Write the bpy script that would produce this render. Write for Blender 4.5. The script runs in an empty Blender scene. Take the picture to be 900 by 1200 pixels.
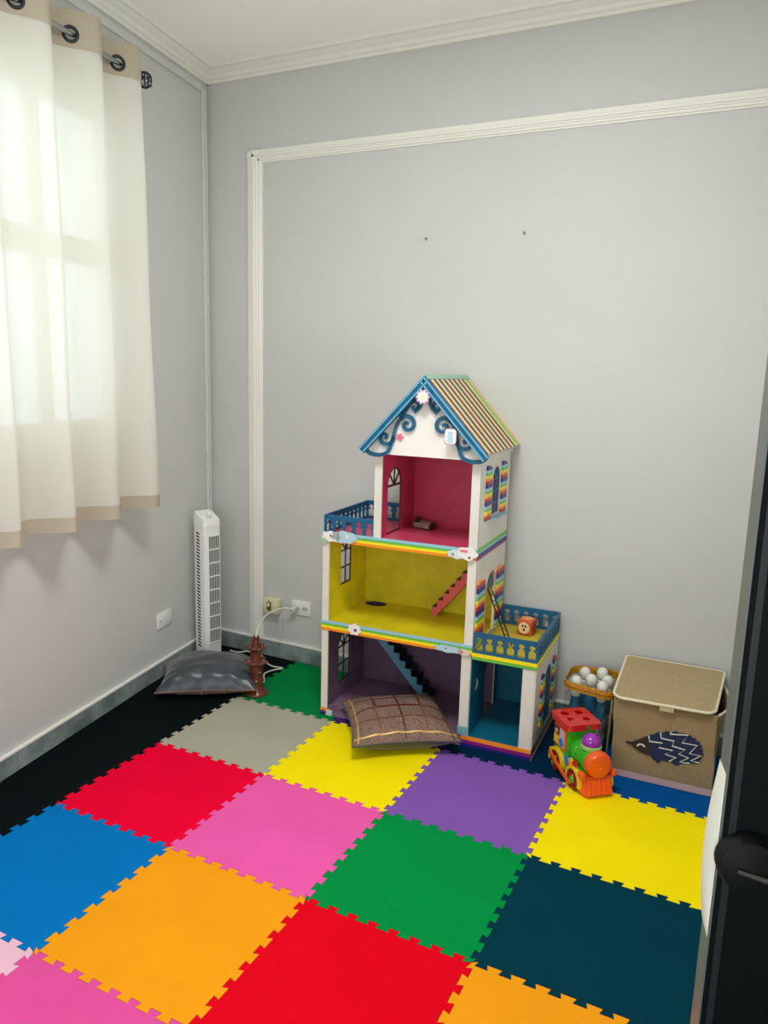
import bpy, bmesh, math, random
from mathutils import Matrix, Vector
random.seed(4)
scn = bpy.context.scene
C = scn.collection
PI = math.pi

# ------------------------------------------------------------------ camera
YAW, PITCH, ROLL = -0.4584, -0.1833, 0.0275
F = Vector((math.sin(YAW)*math.cos(PITCH), math.cos(YAW)*math.cos(PITCH), math.sin(PITCH)))
R0 = Vector((math.cos(YAW), -math.sin(YAW), 0)); U0 = R0.cross(F)
R1 = math.cos(ROLL)*R0 + math.sin(ROLL)*U0
U1 = -math.sin(ROLL)*R0 + math.cos(ROLL)*U0
camd = bpy.data.cameras.new('camera'); cam = bpy.data.objects.new('camera', camd); C.objects.link(cam)
mw = Matrix((R1, U1, -F)).transposed().to_4x4(); mw.translation = Vector((1.5307, -2.1545, 1.4815))
cam.matrix_world = mw
camd.sensor_fit = 'VERTICAL'; camd.sensor_height = 36.0; camd.lens = 36*898.8/1200
camd.clip_start = 0.02
scn.camera = cam

# ------------------------------------------------------------------ light
world = bpy.data.worlds.new('daylight'); scn.world = world; world.use_nodes = True
bg = world.node_tree.nodes['Background']
bg.inputs[0].default_value = (0.84, 0.93, 1.0, 1); bg.inputs[1].default_value = 1.3

def area(name, loc, target, sx, sy, power, col, spread=180):
    l = bpy.data.lights.new(name, 'AREA'); l.shape = 'RECTANGLE'; l.size = sx; l.size_y = sy
    l.energy = power; l.color = col; l.spread = math.radians(spread)
    o = bpy.data.objects.new(name, l); C.objects.link(o); o.location = loc
    d = Vector(target) - Vector(loc)
    o.rotation_euler = d.to_track_quat('-Z', 'Y').to_euler()
    return o
area('window_daylight', (-1.45, -0.35, 1.95), (0.6, -0.1, 1.5), 1.7, 1.4, 9.5, (0.93, 0.97, 1.0))
area('ceiling_light', (0.75, -0.70, 2.82), (0.75, -0.70, 0), 0.6, 0.6, 39, (0.97, 0.985, 1.0))
area('rear_fill_light', (1.0, -3.25, 1.3), (0.4, -0.5, 2.3), 2.0, 1.5, 40, (0.94, 0.98, 1.0))  # added fill from behind the camera; that wall has no window
area('side_fill_light', (2.40, -0.55, 1.35), (-0.6, -0.1, 2.45), 1.1, 1.1, 16, (0.95, 1.0, 1.0), 120)  # added fill to brighten ceiling and left wall; no opening on this side

scn.view_settings.view_transform = 'Standard'
scn.view_settings.look = 'None'
scn.view_settings.gamma = 1.0
scn.view_settings.use_curve_mapping = False
scn.view_settings.exposure = 0.0
scn.cycles.max_bounces = 10
scn.cycles.diffuse_bounces = 6
scn.cycles.transmission_bounces = 8
scn.cycles.transparent_max_bounces = 16
scn.cycles.caustics_reflective = False
scn.cycles.caustics_refractive = False

# ------------------------------------------------------------------ materials
def lin(c):
    return tuple(((v/255)/12.92 if v/255 <= 0.04045 else ((v/255+0.055)/1.055)**2.4) for v in c)
_m = {}
def mat(name, rgb, rough=0.5, noise=0.0, nscale=20, bump=0.0, bscale=200, spec=0.5, metal=0.0, rgb2=None, coat=0.0, sheen=0.0, stretch=None, lo=0.35, hi=0.65):
    """principled material; rgb->rgb2 mixed by procedural noise, optional fine relief"""
    if name in _m: return _m[name]
    m = bpy.data.materials.new(name); m.use_nodes = True; _m[name] = m
    nt = m.node_tree; b = nt.nodes['Principled BSDF']
    b.inputs['Base Color'].default_value = (*lin(rgb), 1); b.inputs['Roughness'].default_value = rough
    b.inputs['Specular IOR Level'].default_value = spec; b.inputs['Metallic'].default_value = metal
    b.inputs['Coat Weight'].default_value = coat; b.inputs['Sheen Weight'].default_value = sheen
    tc = nt.nodes.new('ShaderNodeTexCoord'); src = tc.outputs['Object']
    if stretch:
        mp = nt.nodes.new('ShaderNodeMapping'); mp.inputs['Scale'].default_value = stretch
        nt.links.new(src, mp.inputs[0]); src = mp.outputs[0]
    if noise or rgb2:
        n = nt.nodes.new('ShaderNodeTexNoise'); n.inputs['Scale'].default_value = nscale; n.inputs['Detail'].default_value = 5
        r = nt.nodes.new('ShaderNodeValToRGB')
        c2 = rgb2 or tuple(max(0, min(255, v*(1-noise))) for v in rgb)
        r.color_ramp.elements[0].position = lo; r.color_ramp.elements[1].position = hi
        r.color_ramp.elements[0].color = (*lin(c2), 1); r.color_ramp.elements[1].color = (*lin(rgb), 1)
        nt.links.new(src, n.inputs[0]); nt.links.new(n.outputs[0], r.inputs[0]); nt.links.new(r.outputs[0], b.inputs['Base Color'])
    if bump:
        n2 = nt.nodes.new('ShaderNodeTexNoise'); n2.inputs['Scale'].default_value = bscale; n2.inputs['Detail'].default_value = 3
        bp = nt.nodes.new('ShaderNodeBump'); bp.inputs['Strength'].default_value = bump; bp.inputs['Distance'].default_value = 0.002
        nt.links.new(src, n2.inputs[0]); nt.links.new(n2.outputs[0], bp.inputs['Height']); nt.links.new(bp.outputs[0], b.inputs['Normal'])
    return m

def mix_mat(name, build):
    if name in _m: return _m[name]
    m = bpy.data.materials.new(name); m.use_nodes = True; _m[name] = m
    nt = m.node_tree; nt.nodes.clear()
    out = nt.nodes.new('ShaderNodeOutputMaterial')
    nt.links.new(build(nt), out.inputs[0])
    return m

def cloth_translucent(rgb, share, trans_rgb=None, weave=900, sheer=0.0):
    def build(nt):
        tc = nt.nodes.new('ShaderNodeTexCoord')
        n = nt.nodes.new('ShaderNodeTexNoise'); n.inputs['Scale'].default_value = weave*0.2; n.inputs['Detail'].default_value = 4
        mp = nt.nodes.new('ShaderNodeMapping'); mp.inputs['Scale'].default_value = (1, 1, 0.25)
        nt.links.new(tc.outputs['Object'], mp.inputs[0]); nt.links.new(mp.outputs[0], n.inputs[0])
        bp = nt.nodes.new('ShaderNodeBump'); bp.inputs['Strength'].default_value = 0.12; bp.inputs['Distance'].default_value = 0.001
        nt.links.new(n.outputs[0], bp.inputs['Height'])
        d = nt.nodes.new('ShaderNodeBsdfDiffuse'); d.inputs[0].default_value = (*lin(rgb), 1); nt.links.new(bp.outputs[0], d.inputs['Normal'])
        t = nt.nodes.new('ShaderNodeBsdfTranslucent'); t.inputs[0].default_value = (*lin(trans_rgb or rgb), 1)
        mx = nt.nodes.new('ShaderNodeMixShader'); mx.inputs[0].default_value = share
        nt.links.new(d.outputs[0], mx.inputs[1]); nt.links.new(t.outputs[0], mx.inputs[2])
        if not sheer: return mx.outputs[0]
        tp = nt.nodes.new('ShaderNodeBsdfTransparent'); m2 = nt.nodes.new('ShaderNodeMixShader'); m2.inputs[0].default_value = sheer   # open weave
        nt.links.new(mx.outputs[0], m2.inputs[1]); nt.links.new(tp.outputs[0], m2.inputs[2])
        return m2.outputs[0]
    return build

def clear_sheet(tint, gloss=0.08, rough=0.08):
    def build(nt):
        t = nt.nodes.new('ShaderNodeBsdfTransparent'); t.inputs[0].default_value = (*tint, 1)
        g = nt.nodes.new('ShaderNodeBsdfGlossy'); g.inputs['Roughness'].default_value = rough
        mx = nt.nodes.new('ShaderNodeMixShader'); mx.inputs[0].default_value = gloss
        nt.links.new(t.outputs[0], mx.inputs[1]); nt.links.new(g.outputs[0], mx.inputs[2])
        return mx.outputs[0]
    return build
def frosted_glass(nt):
    t = nt.nodes.new('ShaderNodeBsdfTransparent'); t.inputs[0].default_value = (0.9, 0.94, 0.95, 1)
    tr = nt.nodes.new('ShaderNodeBsdfTranslucent'); tr.inputs[0].default_value = (0.85, 0.9, 0.92, 1)
    tc = nt.nodes.new('ShaderNodeTexCoord'); n = nt.nodes.new('ShaderNodeTexNoise'); n.inputs['Scale'].default_value = 60
    nt.links.new(tc.outputs['Object'], n.inputs[0])
    bp = nt.nodes.new('ShaderNodeBump'); bp.inputs['Strength'].default_value = 0.5; nt.links.new(n.outputs[0], bp.inputs['Height'])
    nt.links.new(bp.outputs[0], tr.inputs['Normal'])
    mx = nt.nodes.new('ShaderNodeMixShader'); mx.inputs[0].default_value = 0.45
    nt.links.new(t.outputs[0], mx.inputs[1]); nt.links.new(tr.outputs[0], mx.inputs[2])
    return mx.outputs[0]

WALL = mat('wall_paint', (200, 201, 197), 0.75, noise=0.012, nscale=3, bump=0.06, bscale=60, spec=0.25)
CEIL = mat('ceiling_paint', (250, 250, 243), 0.85, spec=0.2)
TRIM = mat('trim_paint', (232, 231, 221), 0.5, spec=0.35)
DUCT = mat('duct_plastic', (204, 205, 202), 0.45)
STONE = mat('skirting_stone', (156, 168, 164), 0.35, rgb2=(104, 120, 117), nscale=9, bump=0.05, bscale=40)
GROUT = mat('grout', (60, 66, 66), 0.9)
FLOORM = mat('floor_stone', (92, 98, 96), 0.5, rgb2=(70, 76, 76), nscale=6)
WHITE_P = mat('white_plastic', (232, 232, 228), 0.35)
CREAM_P = mat('cream_plastic', (222, 214, 172), 0.4)
BLACK_P = mat('black_plastic', (16, 17, 18), 0.4)
DARKHOLE = mat('dark_slot', (22, 22, 24), 0.8, spec=0.1)
CHROME = mat('brushed_steel', (170, 172, 174), 0.25, metal=1.0)
MDF_W = mat('white_painted_board', (226, 222, 210), 0.55, noise=0.04, nscale=8)
PINK = mat('pink_paint', (205, 62, 98), 0.4, noise=0.06, nscale=12)
YELLOW = mat('yellow_paint', (226, 210, 26), 0.45, noise=0.08, nscale=10)
PURPLE = mat('mauve_paint', (112, 88, 112), 0.45, noise=0.12, nscale=10)
TEAL = mat('teal_paint', (12, 104, 130), 0.4, noise=0.08, nscale=12)
RAILB = mat('deep_blue_paint', (14, 92, 130), 0.4, noise=0.06, nscale=14)
SCROLLB = mat('scroll_blue_paint', (24, 104, 138), 0.3, rgb2=(12, 76, 108), nscale=30)
WOODDK = mat('dark_mullion', (86, 44, 32), 0.6)
RB = {k: mat('ribbon_'+k, v, 0.35, bump=0.04, bscale=300) for k, v in dict(
    lightblue=(150, 200, 215), green=(104, 190, 66), yellow=(250, 224, 20), orange=(246, 146, 30), red=(196, 36, 44),
    navy=(30, 38, 120), purple=(140, 24, 120), lime=(186, 220, 34), cream=(238, 210, 150), violet=(48, 30, 84), redor=(206, 120, 56), gold=(236, 206, 80), mint=(170, 206, 130), peach=(240, 160, 110)).items()}

# ------------------------------------------------------------------ mesh builder
class MB:
    def __init__(s): s.bm = bmesh.new(); s.mi = 0; s.M = Matrix.Identity(4)
    def _v(s, p): return s.bm.verts.new(s.M @ Vector(p))
    def face(s, vs, sm=False):
        try: f = s.bm.faces.new(vs)
        except ValueError: return None
        f.material_index = s.mi; f.smooth = sm; return f
    def box(s, x0, x1, y0, y1, z0, z1, bev=0, seg=1):
        v = [s._v((x, y, z)) for z in (z0, z1) for y in (y0, y1) for x in (x0, x1)]
        fs = [s.face([v[i] for i in q]) for q in ((0, 2, 3, 1), (4, 5, 7, 6), (0, 1, 5, 4), (2, 6, 7, 3), (0, 4, 6, 2), (1, 3, 7, 5))]
        if bev:
            es = list({e for f in fs for e in f.edges})
            r = bmesh.ops.bevel(s.bm, geom=es, offset=bev, segments=seg, affect='EDGES', profile=0.5)
            for f in r['faces']: f.material_index = s.mi
        return s
    def plate(s, outline, thick, holes=(), axes='xz', off=0.0, bev=0):
        """flat outline (with holes) extruded; axes names the 2 plane axes, thickness along the third from off"""
        b = bmesh.new()
        es = []
        for loop in [outline, *holes]:
            vs = [b.verts.new((p[0], p[1], 0)) for p in loop]
            es += [b.edges.new((vs[i], vs[(i+1) % len(vs)])) for i in range(len(vs))]
        if holes: bmesh.ops.triangle_fill(b, use_beauty=True, use_dissolve=False, edges=es)
        else: b.faces.new(b.verts)
        base = list(b.faces)
        r = bmesh.ops.extrude_face_region(b, geom=base)
        bmesh.ops.translate(b, verts=[g for g in r['geom'] if isinstance(g, bmesh.types.BMVert)], vec=(0, 0, thick))
        bmesh.ops.recalc_face_normals(b, faces=b.faces)
        if bev:
            es = [e for e in b.edges if len(e.link_faces) == 2 and e.calc_face_angle(0) > 0.6]
            bmesh.ops.bevel(b, geom=es, offset=bev, segments=1, affect='EDGES')
        mp = {'xy': lambda p: (p.x, p.y, p.z+off), 'xz': lambda p: (p.x, p.z+off, p.y), 'yz': lambda p: (p.z+off, p.x, p.y)}[axes]
        vm = {v: s._v(mp(v.co)) for v in b.verts}
        for f in b.faces: s.face([vm[v] for v in f.verts])
        b.free(); return s
    def tube(s, pts, r, n=8, caps=True, closed=False):
        pts = [Vector(p) for p in pts]; rings = []; up = None; N = len(pts)
        for i, p in enumerate(pts):
            a = pts[(i-1) % N] if (closed or i > 0) else p
            c = pts[(i+1) % N] if (closed or i < N-1) else p
            d = (c-a).normalized()
            if up is None: up = d.orthogonal().normalized()
            up = (up - d*up.dot(d)).normalized(); sd = d.cross(up)
            rr = r[i] if isinstance(r, (list, tuple)) else r
            rings.append([s._v(p + rr*(math.cos(2*PI*k/n)*up + math.sin(2*PI*k/n)*sd)) for k in range(n)])
        for i in range(N if closed else N-1):
            A, B = rings[i], rings[(i+1) % N]
            for k in range(n): s.face([A[k], A[(k+1) % n], B[(k+1) % n], B[k]], True)
        if caps and not closed: s.face(rings[0][::-1]); s.face(rings[-1])
        return s
    def lathe(s, prof, n=24, c=(0, 0, 0), axis='z', sx=1, sy=1):
        rings = []
        for r, z in prof:
            ring = []
            for k in range(n):
                a = 2*PI*k/n; x, y = r*math.cos(a)*sx, r*math.sin(a)*sy
                p = {'z': (x, y, z), 'x': (z, x, y), 'y': (x, z, y)}[axis]
                ring.append(s._v((c[0]+p[0], c[1]+p[1], c[2]+p[2])))
            rings.append(ring)
        for A, B in zip(rings, rings[1:]):
            for k in range(n): s.face([A[k], A[(k+1) % n], B[(k+1) % n], B[k]], True)
        s.face(rings[0][::-1]); s.face(rings[-1]); return s
    def strip(s, path, w, thick, axes='xz', off=0.0):
        """flat ribbon of width w along a 2D path, extruded"""
        n = len(path); L, Rr = [], []
        for i in range(n):
            a = Vector(path[max(0, i-1)]); b = Vector(path[min(n-1, i+1)]); d = (b-a).normalized(); nn = Vector((-d.y, d.x))
            ww = (w[i] if isinstance(w, (list, tuple)) else w)/2; p = Vector(path[i])
            L.append(p+nn*ww); Rr.append(p-nn*ww)
        mp = {'xy': lambda p, t: (p.x, p.y, t+off), 'xz': lambda p, t: (p.x, t+off, p.y), 'yz': lambda p, t: (t+off, p.x, p.y)}[axes]
        V = [[s._v(mp(p, t)) for p in X] for X in (L, Rr) for t in (0, thick)]
        for i in range(n-1):
            a, b, c, d = V[0], V[1], V[2], V[3]
            for P, Q in ((a, b), (b, d), (d, c), (c, a)): s.face([P[i], Q[i], Q[i+1], P[i+1]])
        for i in (0, n-1): s.face([V[0][i], V[2][i], V[3][i], V[1][i]])
        return s
    def grid(s, fn, nu, nv, wrap_u=False, skip=None):
        g = [[s._v(fn(i/nu, j/nv)) for i in range(nu if wrap_u else nu+1)] for j in range(nv+1)]
        for j in range(nv):
            for i in range(nu):
                if skip and skip(i, j): continue
                k = (i+1) % nu if wrap_u else i+1
                s.face([g[j][i], g[j][k], g[j+1][k], g[j+1][i]], True)
        return s
    def build(s, name, mats, parent=None, loc=None, rz=0, sharp=35, normals=True):
        if normals: bmesh.ops.recalc_face_normals(s.bm, faces=s.bm.faces)
        me = bpy.data.meshes.new(name); s.bm.to_mesh(me); s.bm.free()
        for m in (mats if isinstance(mats, (list, tuple)) else [mats]): me.materials.append(m)
        me.set_sharp_from_angle(angle=math.radians(sharp))
        o = bpy.data.objects.new(name, me); C.objects.link(o)
        if parent: o.parent = parent
        if loc is not None: o.location = loc
        if rz: o.rotation_euler[2] = rz
        return o

def arch(c, w, z0, z1, n=10):
    """arched outline: centre c, width w, base z0, crown z1"""
    r = w/2; zs = max(z0, z1-r)
    return [(c-r, z0), (c+r, z0)] + [(c+r*math.cos(PI*k/n), zs+(z1-zs)*math.sin(PI*k/n)) for k in range(n+1)]
def rect(a, b, c, d): return [(a, c), (b, c), (b, d), (a, d)]
def circ(cx, cy, r, n=16, sy=1): return [(cx+r*math.cos(2*PI*k/n), cy+sy*r*math.sin(2*PI*k/n)) for k in range(n)]
def blob(cx, cy, a, b, lobes, amp, n=48, ph=0): return [(cx+a*(1+amp*math.cos(lobes*t+ph))*math.cos(t), cy+b*(1+amp*math.cos(lobes*t+ph))*math.sin(t)) for t in [2*PI*k/n for k in range(n)]]

def tag(o, label=None, cat=None, group=None, kind=None):
    if label: o['label'] = label
    if cat: o['category'] = cat
    if group: o['group'] = group
    if kind: o['kind'] = kind
    return o
def thing(name, label, cat, loc=(0, 0, 0), rz=0, group=None):
    o = bpy.data.objects.new(name, None); C.objects.link(o); o.empty_display_size = 0.05
    o.location = loc; o.rotation_euler = (0, 0, rz)
    return tag(o, label, cat, group)
def struct(o, label=None): return tag(o, label, kind='structure')

# ------------------------------------------------------------------ room shell
YB = 1.03                                   # back wall
CZ = 2.862                                  # ceiling
FZ = -0.012                                 # bare floor under the 12 mm mats
LA = Vector((-1.053, YB, 0)); LT = Vector((0.1648, -0.9863, 0)); LN = Vector((0.9863, 0.1648, 0)); LRZ = math.atan2(LT.y, LT.x)
ML = Matrix((LT, LN, Vector((0, 0, 1)))).transposed().to_4x4(); ML.translation = LA   # left wall frame: x along wall towards camera, y into room

m = MB(); m.box(-2.2, 2.6, -3.6, 1.3, FZ-0.1, FZ); struct(m.build('floor', FLOORM), 'grey stone floor under the foam mats')
m = MB(); m.box(-2.2, 2.6, -3.6, 1.3, CZ, CZ+0.1); struct(m.build('ceiling', CEIL), 'plain off-white ceiling')
m = MB(); m.box(-1.3, 2.6, YB, YB+0.15, FZ, CZ); struct(m.build('wall_back', WALL), 'pale grey lavender back wall')
m = MB(); m.box(2.45, 2.6, -3.6, YB, FZ, CZ); struct(m.build('wall_right', WALL), 'pale grey right wall')
m = MB(); m.box(-2.2, 2.6, -3.6, -3.45, FZ, CZ); struct(m.build('wall_front', WALL), 'pale grey wall behind the viewer')
WT0, WT1, WZ0, WZ1 = 0.735, 2.35, 1.20, 2.46
m = MB(); m.M = ML
m.plate(rect(-0.15, 4.7, FZ, CZ), 0.15, [rect(WT0, WT1, WZ0, WZ1)], 'xz', -0.15)
struct(m.build('wall_left', WALL), 'pale grey left wall with the curtained window')

# crown mouldings (stepped cove)
prof = [(0, 0), (0.012, 0), (0.014, 0.012), (0.024, 0.016), (0.03, 0.03), (0.048, 0.038), (0.056, 0.046), (0.07, 0.048), (0.072, 0.06), (0, 0.06)]
m = MB(); m.plate([(d, CZ-0.06+h) for d, h in prof], 3.7, axes='yz', off=-1.1)
o = m.build('trim_1', TRIM); o.matrix_world = Matrix.Translation((0, YB, 0)) @ Matrix.Scale(-1, 4, (0, 1, 0)); 
o.data.transform(o.matrix_world); o.matrix_world = Matrix.Identity(4); o.data.flip_normals(); struct(o, 'stepped white crown moulding along the back wall')
m = MB(); m.M = ML; m.plate([(d, CZ-0.06+h) for d, h in prof], 4.6, axes='yz', off=0.0)
struct(m.build('trim_2', TRIM), 'stepped white crown moulding along the left wall')
# dado frame on the back wall
def mould(axis, a, b, c0, c1, flip):
    m = MB(); w = c1-c0
    P = [(0, 0), (0, 0.010), (0.30, 0.013), (0.36, 0.02), (0.52, 0.02), (0.56, 0.014), (0.66, 0.016), (0.72, 0.012), (0.84, 0.012), (0.90, 0.006), (1, 0.005), (1, 0)]
    pts = [((c1-q*w) if flip else (c0+q*w), YB-h) for q, h in P]
    if axis == 'v': m.plate([(x, y) for x, y in pts], b-a, axes='xy', off=a)
    else: m.plate([(y, x) for x, y in pts], b-a, axes='yz', off=a)
    return m
struct(mould('v', 0.085, 2.482, -0.810, -0.728, False).build('trim_3', TRIM), 'ribbed white vertical moulding on the back wall')
struct(mould('h', -0.810, 2.45, 2.425, 2.482, True).build('trim_4', TRIM), 'ribbed white horizontal moulding high on the back wall')

# cable ducts in the corner and below the crown of the left wall
m = MB(); m.M = ML; m.box(0.026, 0.064, 0, 0.014, 0.085, 2.775, 0.002)
m.box(0.040, 0.044, 0.014, 0.016, 0.085, 2.775); struct(m.build('trim_5', DUCT), 'slim pale cable duct down the corner')
m = MB(); m.M = ML; m.box(0.064, 4.6, 0, 0.012, 2.755, 2.785, 0.002); struct(m.build('trim_6', DUCT), 'slim pale cable duct below the left crown')

# baseboards: stone tiles one by one on a recessed grout core
def base(name, M, length, first, label):
    m = MB(); m.M = M; m.box(0, length, 0, 0.008, FZ, 0.070)
    root = struct(m.build(name, GROUT), label)
    a = 0.0; b = first; step = 0.461; me = None
    while a < length-0.01:
        b = min(b, length)
        q = MB(); q.M = M; q.box(a+0.0015, b-0.0015, 0.0, 0.0125, FZ, 0.0705, 0.0012); q.build('baseboard_tile', STONE, root)
        a, b = b, b+step
    q = MB(); q.M = M; q.box(0, length, 0, 0.016, 0.0705, 0.082, 0.002); q.build('ledge', TRIM, root)
base('baseboard_left', ML, 4.6, 0.54, 'grey green stone skirting along the left wall')
MBk = Matrix(((1, 0, 0), (0, -1, 0), (0, 0, 1))).to_4x4(); MBk.translation = Vector((-1.045, YB, 0))
base('baseboard_back', MBk, 3.45, 0.42, 'grey green stone skirting along the back wall')

# ------------------------------------------------------------------ window behind the curtain
GLASS = mix_mat('obscure_glass', frosted_glass)
WFR = mat('window_frame_paint', (214, 212, 200), 0.5)
IRON = mat('window_grille_paint', (205, 205, 198), 0.5)
m = MB(); m.M = ML
m.plate(rect(WT0, WT1, WZ0, WZ1), 0.06, [rect(WT0+0.05, WT1-0.05, WZ0+0.05, WZ1-0.05)], 'xz', -0.09)
win = struct(m.build('window_1', WFR), 'steel framed window behind the cream curtain')
m = MB(); m.M = ML; m.box(WT0+0.05, WT1-0.05, -0.085, -0.03, 1.86, 1.95); m.build('transom', WFR, win)
for k in (1, 2, 3):
    t = WT0+(WT1-WT0)*k/4
    m = MB(); m.M = ML; m.box(t-0.017, t+0.017, -0.085, -0.035, WZ0+0.05, 1.86); m.box(t-0.017, t+0.017, -0.085, -0.035, 1.95, WZ1-0.05); m.build('mullion', WFR, win)
for k in range(4):
    t = WT0+(WT1-WT0)*k/4; u = WT0+(WT1-WT0)*(k+1)/4
    for z0, z1 in ((WZ0+0.04, 1.87), (1.94, WZ1-0.04)):
        m = MB(); m.M = ML; m.box(t+0.01, u-0.01, -0.066, -0.062, z0, z1); m.build('pane', GLASS, win)
for k in range(9):
    t = WT0+0.12+k*0.16
    m = MB(); m.M = ML
    m.tube([(t+0.03*math.sin(z*9+k % 2*PI), -0.12, z) for z in [WZ0+0.02+(WZ1-WZ0-0.04)*i/30 for i in range(31)]], 0.009, 6); m.build('grille_bar', IRON, win)

# ------------------------------------------------------------------ foam puzzle mat
S = 0.5
MATC = dict(red=(240, 0, 52), red2=(228, 2, 28), pink=(238, 92, 170), magenta=(226, 82, 156), green=(0, 142, 66), green2=(0, 126, 62), teal=(0, 56, 70), orange=(246, 158, 22), orange2=(246, 158, 24),
            black=(8, 17, 19), beige=(172, 169, 150), yellow=(254, 230, 6), purple=(132, 88, 174), violet=(70, 40, 110), blue=(0, 116, 188), blue2=(0, 80, 150), navy=(0, 40, 68), lightpink=(238, 190, 208))
FM = {k: mat('foam_'+k, v, 0.8, bump=0.25, bscale=420, spec=0.05, noise=0.03, nscale=5) for k, v in MATC.items()}
NT, TD = 8, 0.0085
def edge_pts():
    """dovetail wave along a unit edge: list of (s, d)"""
    P = []; p = S/NT
    for k in range(NT):
        a = k*p
        P += [(a+p*0.13, TD*-1), (a+p*0.05+p*0.0, TD*-1)] if False else []
        P += [(a+0.02*p, -TD), (a+0.24*p, -TD), (a+0.15*p, TD), (a+0.70*p, TD), (a+0.61*p, -TD), (a+0.98*p, -TD)]
    return [(0, 0)] + P[1:-1] + [(S, 0)]
WAVE = edge_pts()
def tile_outline(i, j, clip=None):
    x0, x1, y0, y1 = i*S, (i+1)*S, -(j+1)*S, -j*S
    sg = lambda a, b: 1 if (a*7+b*3) % 2 else -1
    b_ = [(x0+s, y0+d*sg(i, j)) for s, d in WAVE]
    t_ = [(x0+s, y1+d*sg(i, j-1)) for s, d in WAVE][::-1]
    l_ = [(x0+d*sg(j, i), y0+s) for s, d in WAVE][::-1]
    r_ = [(x1+d*sg(j, i+1), y0+s) for s, d in WAVE]
    if clip == 'wall':
        # wall-side edge is cut straight along the skirting
        xl = lambda y: LA.x + (y-LA.y)*LT.x/LT.y + 0.0165
        return b_[0:0] + [(xl(y0), y0)] + [p for p in b_ if p[0] > xl(y0)+0.004][0:] + r_[1:-1] + [p for p in t_ if p[0] > xl(y1)+0.004] + [(xl(y1), y1)]
    if i == 2: return [p for p in b_ if p[0] < x1-0.004] + [(x1+0.05, y0), (x1+0.05, y1)] + [p for p in t_ if p[0] < x1-0.004] + [(x0, y1)] + l_[1:-1]
    return b_[:-1] + r_[:-1] + t_[:-1] + l_[:-1]
TILES = [
 (-2, -2, 'black', 'black foam mat tile in the far corner under the tower fan'), (-2, -1, 'black', 'black foam mat tile by the left wall beside the beige tile'),
 (-2, 0, 'black', 'black foam mat tile by the left wall beside the crimson tile'), (-2, 1, 'black', 'black foam mat tile by the left wall beside the blue tile'),
 (-1, -2, 'green2', 'green foam mat tile beside the dollhouse by the wall sockets'), (-1, -1, 'beige', 'beige foam mat tile in front of the grey satin cushion'),
 (-1, 0, 'red', 'crimson foam mat tile beside the black tiles'), (-1, 1, 'blue', 'bright blue foam mat tile at the left edge of the picture'), (-1, 2, 'lightpink', 'pale pink foam mat tile at the bottom left corner'),
 (0, -2, 'violet', 'dark violet foam mat tile under the dollhouse left half'), (0, -1, 'yellow', 'yellow foam mat tile under the plaid cushion'), (0, 0, 'pink', 'pink foam mat tile between the crimson and green tiles'),
 (0, 1, 'orange', 'orange foam mat tile between the blue and red tiles'), (0, 2, 'magenta', 'magenta pink foam mat tile at the bottom left edge'),
 (1, -2, 'navy', 'navy foam mat tile under the dollhouse right half'), (1, -1, 'purple', 'purple foam mat tile in front of the dollhouse'), (1, 0, 'green', 'green foam mat tile in the middle of the floor'),
 (1, 1, 'red2', 'red foam mat tile at the bottom centre of the picture'),
 (2, -2, 'blue2', 'blue foam mat tile under the fabric storage box'), (2, -1, 'yellow', 'yellow foam mat tile in front of the storage box'), (2, 0, 'teal', 'dark teal foam mat tile beside the door'),
 (2, 1, 'orange2', 'orange foam mat tile at the bottom right below the teal tile')]
for i, j, c, lab in TILES:
    pts = tile_outline(i, j, 'wall' if i == -2 else None)
    if j == -2:
        lim = YB-0.0185
        out = []
        for p in pts:
            p = (p[0], min(p[1], lim))
            if not out or (abs(out[-1][0]-p[0])+abs(out[-1][1]-p[1])) > 1e-4: out.append(p)
        # drop the wave along the wall side
        pts = [p for k, p in enumerate(out) if not (abs(p[1]-lim) < 0.011 and 0 < k < len(out)-1 and abs(out[k-1][1]-lim) < 0.03 and abs(out[(k+1) % len(out)][1]-lim) < 0.03)]
    cx, cy = (i+0.5)*S, -(j+0.5)*S
    k = 1-0.0012/S
    pts = [((x-cx)*k, (y-cy)*k) for x, y in pts]
    m = MB(); m.plate(pts, 0.012, axes='xy', off=-0.012)
    o = m.build('foam_tile', FM[c], loc=(cx, cy, 0)); tag(o, lab, 'mat', 'interlocking foam floor tiles')

# ------------------------------------------------------------------ curtain, rod
CURT = mix_mat('cream_curtain_cloth', cloth_translucent((238, 236, 224), 0.42, (242, 238, 222), sheer=0.16))
HEMC = mix_mat('tan_hem_cloth', cloth_translucent((182, 172, 152), 0.10, (196, 184, 160)))
ct = thing('curtain', 'cream eyelet curtain with tan hem drawn over the window', 'curtain', LA, LRZ)
COFF, PER = 0.118, 0.258
CT0, CT1 = 0.782, 2.42
RODZ = 2.592
def cur_n(t, z):
    low = (2.67-z)/1.8
    ph = 2*PI*(t-CT0)/PER + PI*0.5 + 0.25*low*math.sin((t-CT0)*5.1)
    a = 0.042 + 0.012*low + 0.006*math.sin(t*7)
    return COFF + a*math.sin(ph) + 0.010*low*math.sin(2*ph+t*3) + 0.004*math.sin(z*6+t*17)*low
def cur_p(t, z):
    low = (2.67-z)/1.8
    e = max(0, 1-(t-CT0)/0.3)
    return (t - 0.045*low*e + 0.006*math.sin(z*3.1+t*4)*low, cur_n(t, z), z)
GR = [0.872 + PER*k/1 for k in range(6)]
GR = [CT0+0.29*PER+PER*k for k in range(6)]
RODN = COFF-0.0108 
NU = 340
zt = [2.668]
while zt[-1] > 2.53: zt.append(zt[-1]-0.005)
while zt[-1] > 0.935: zt.append(zt[-1]-0.05)
zt[-1] = 0.926
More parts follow.
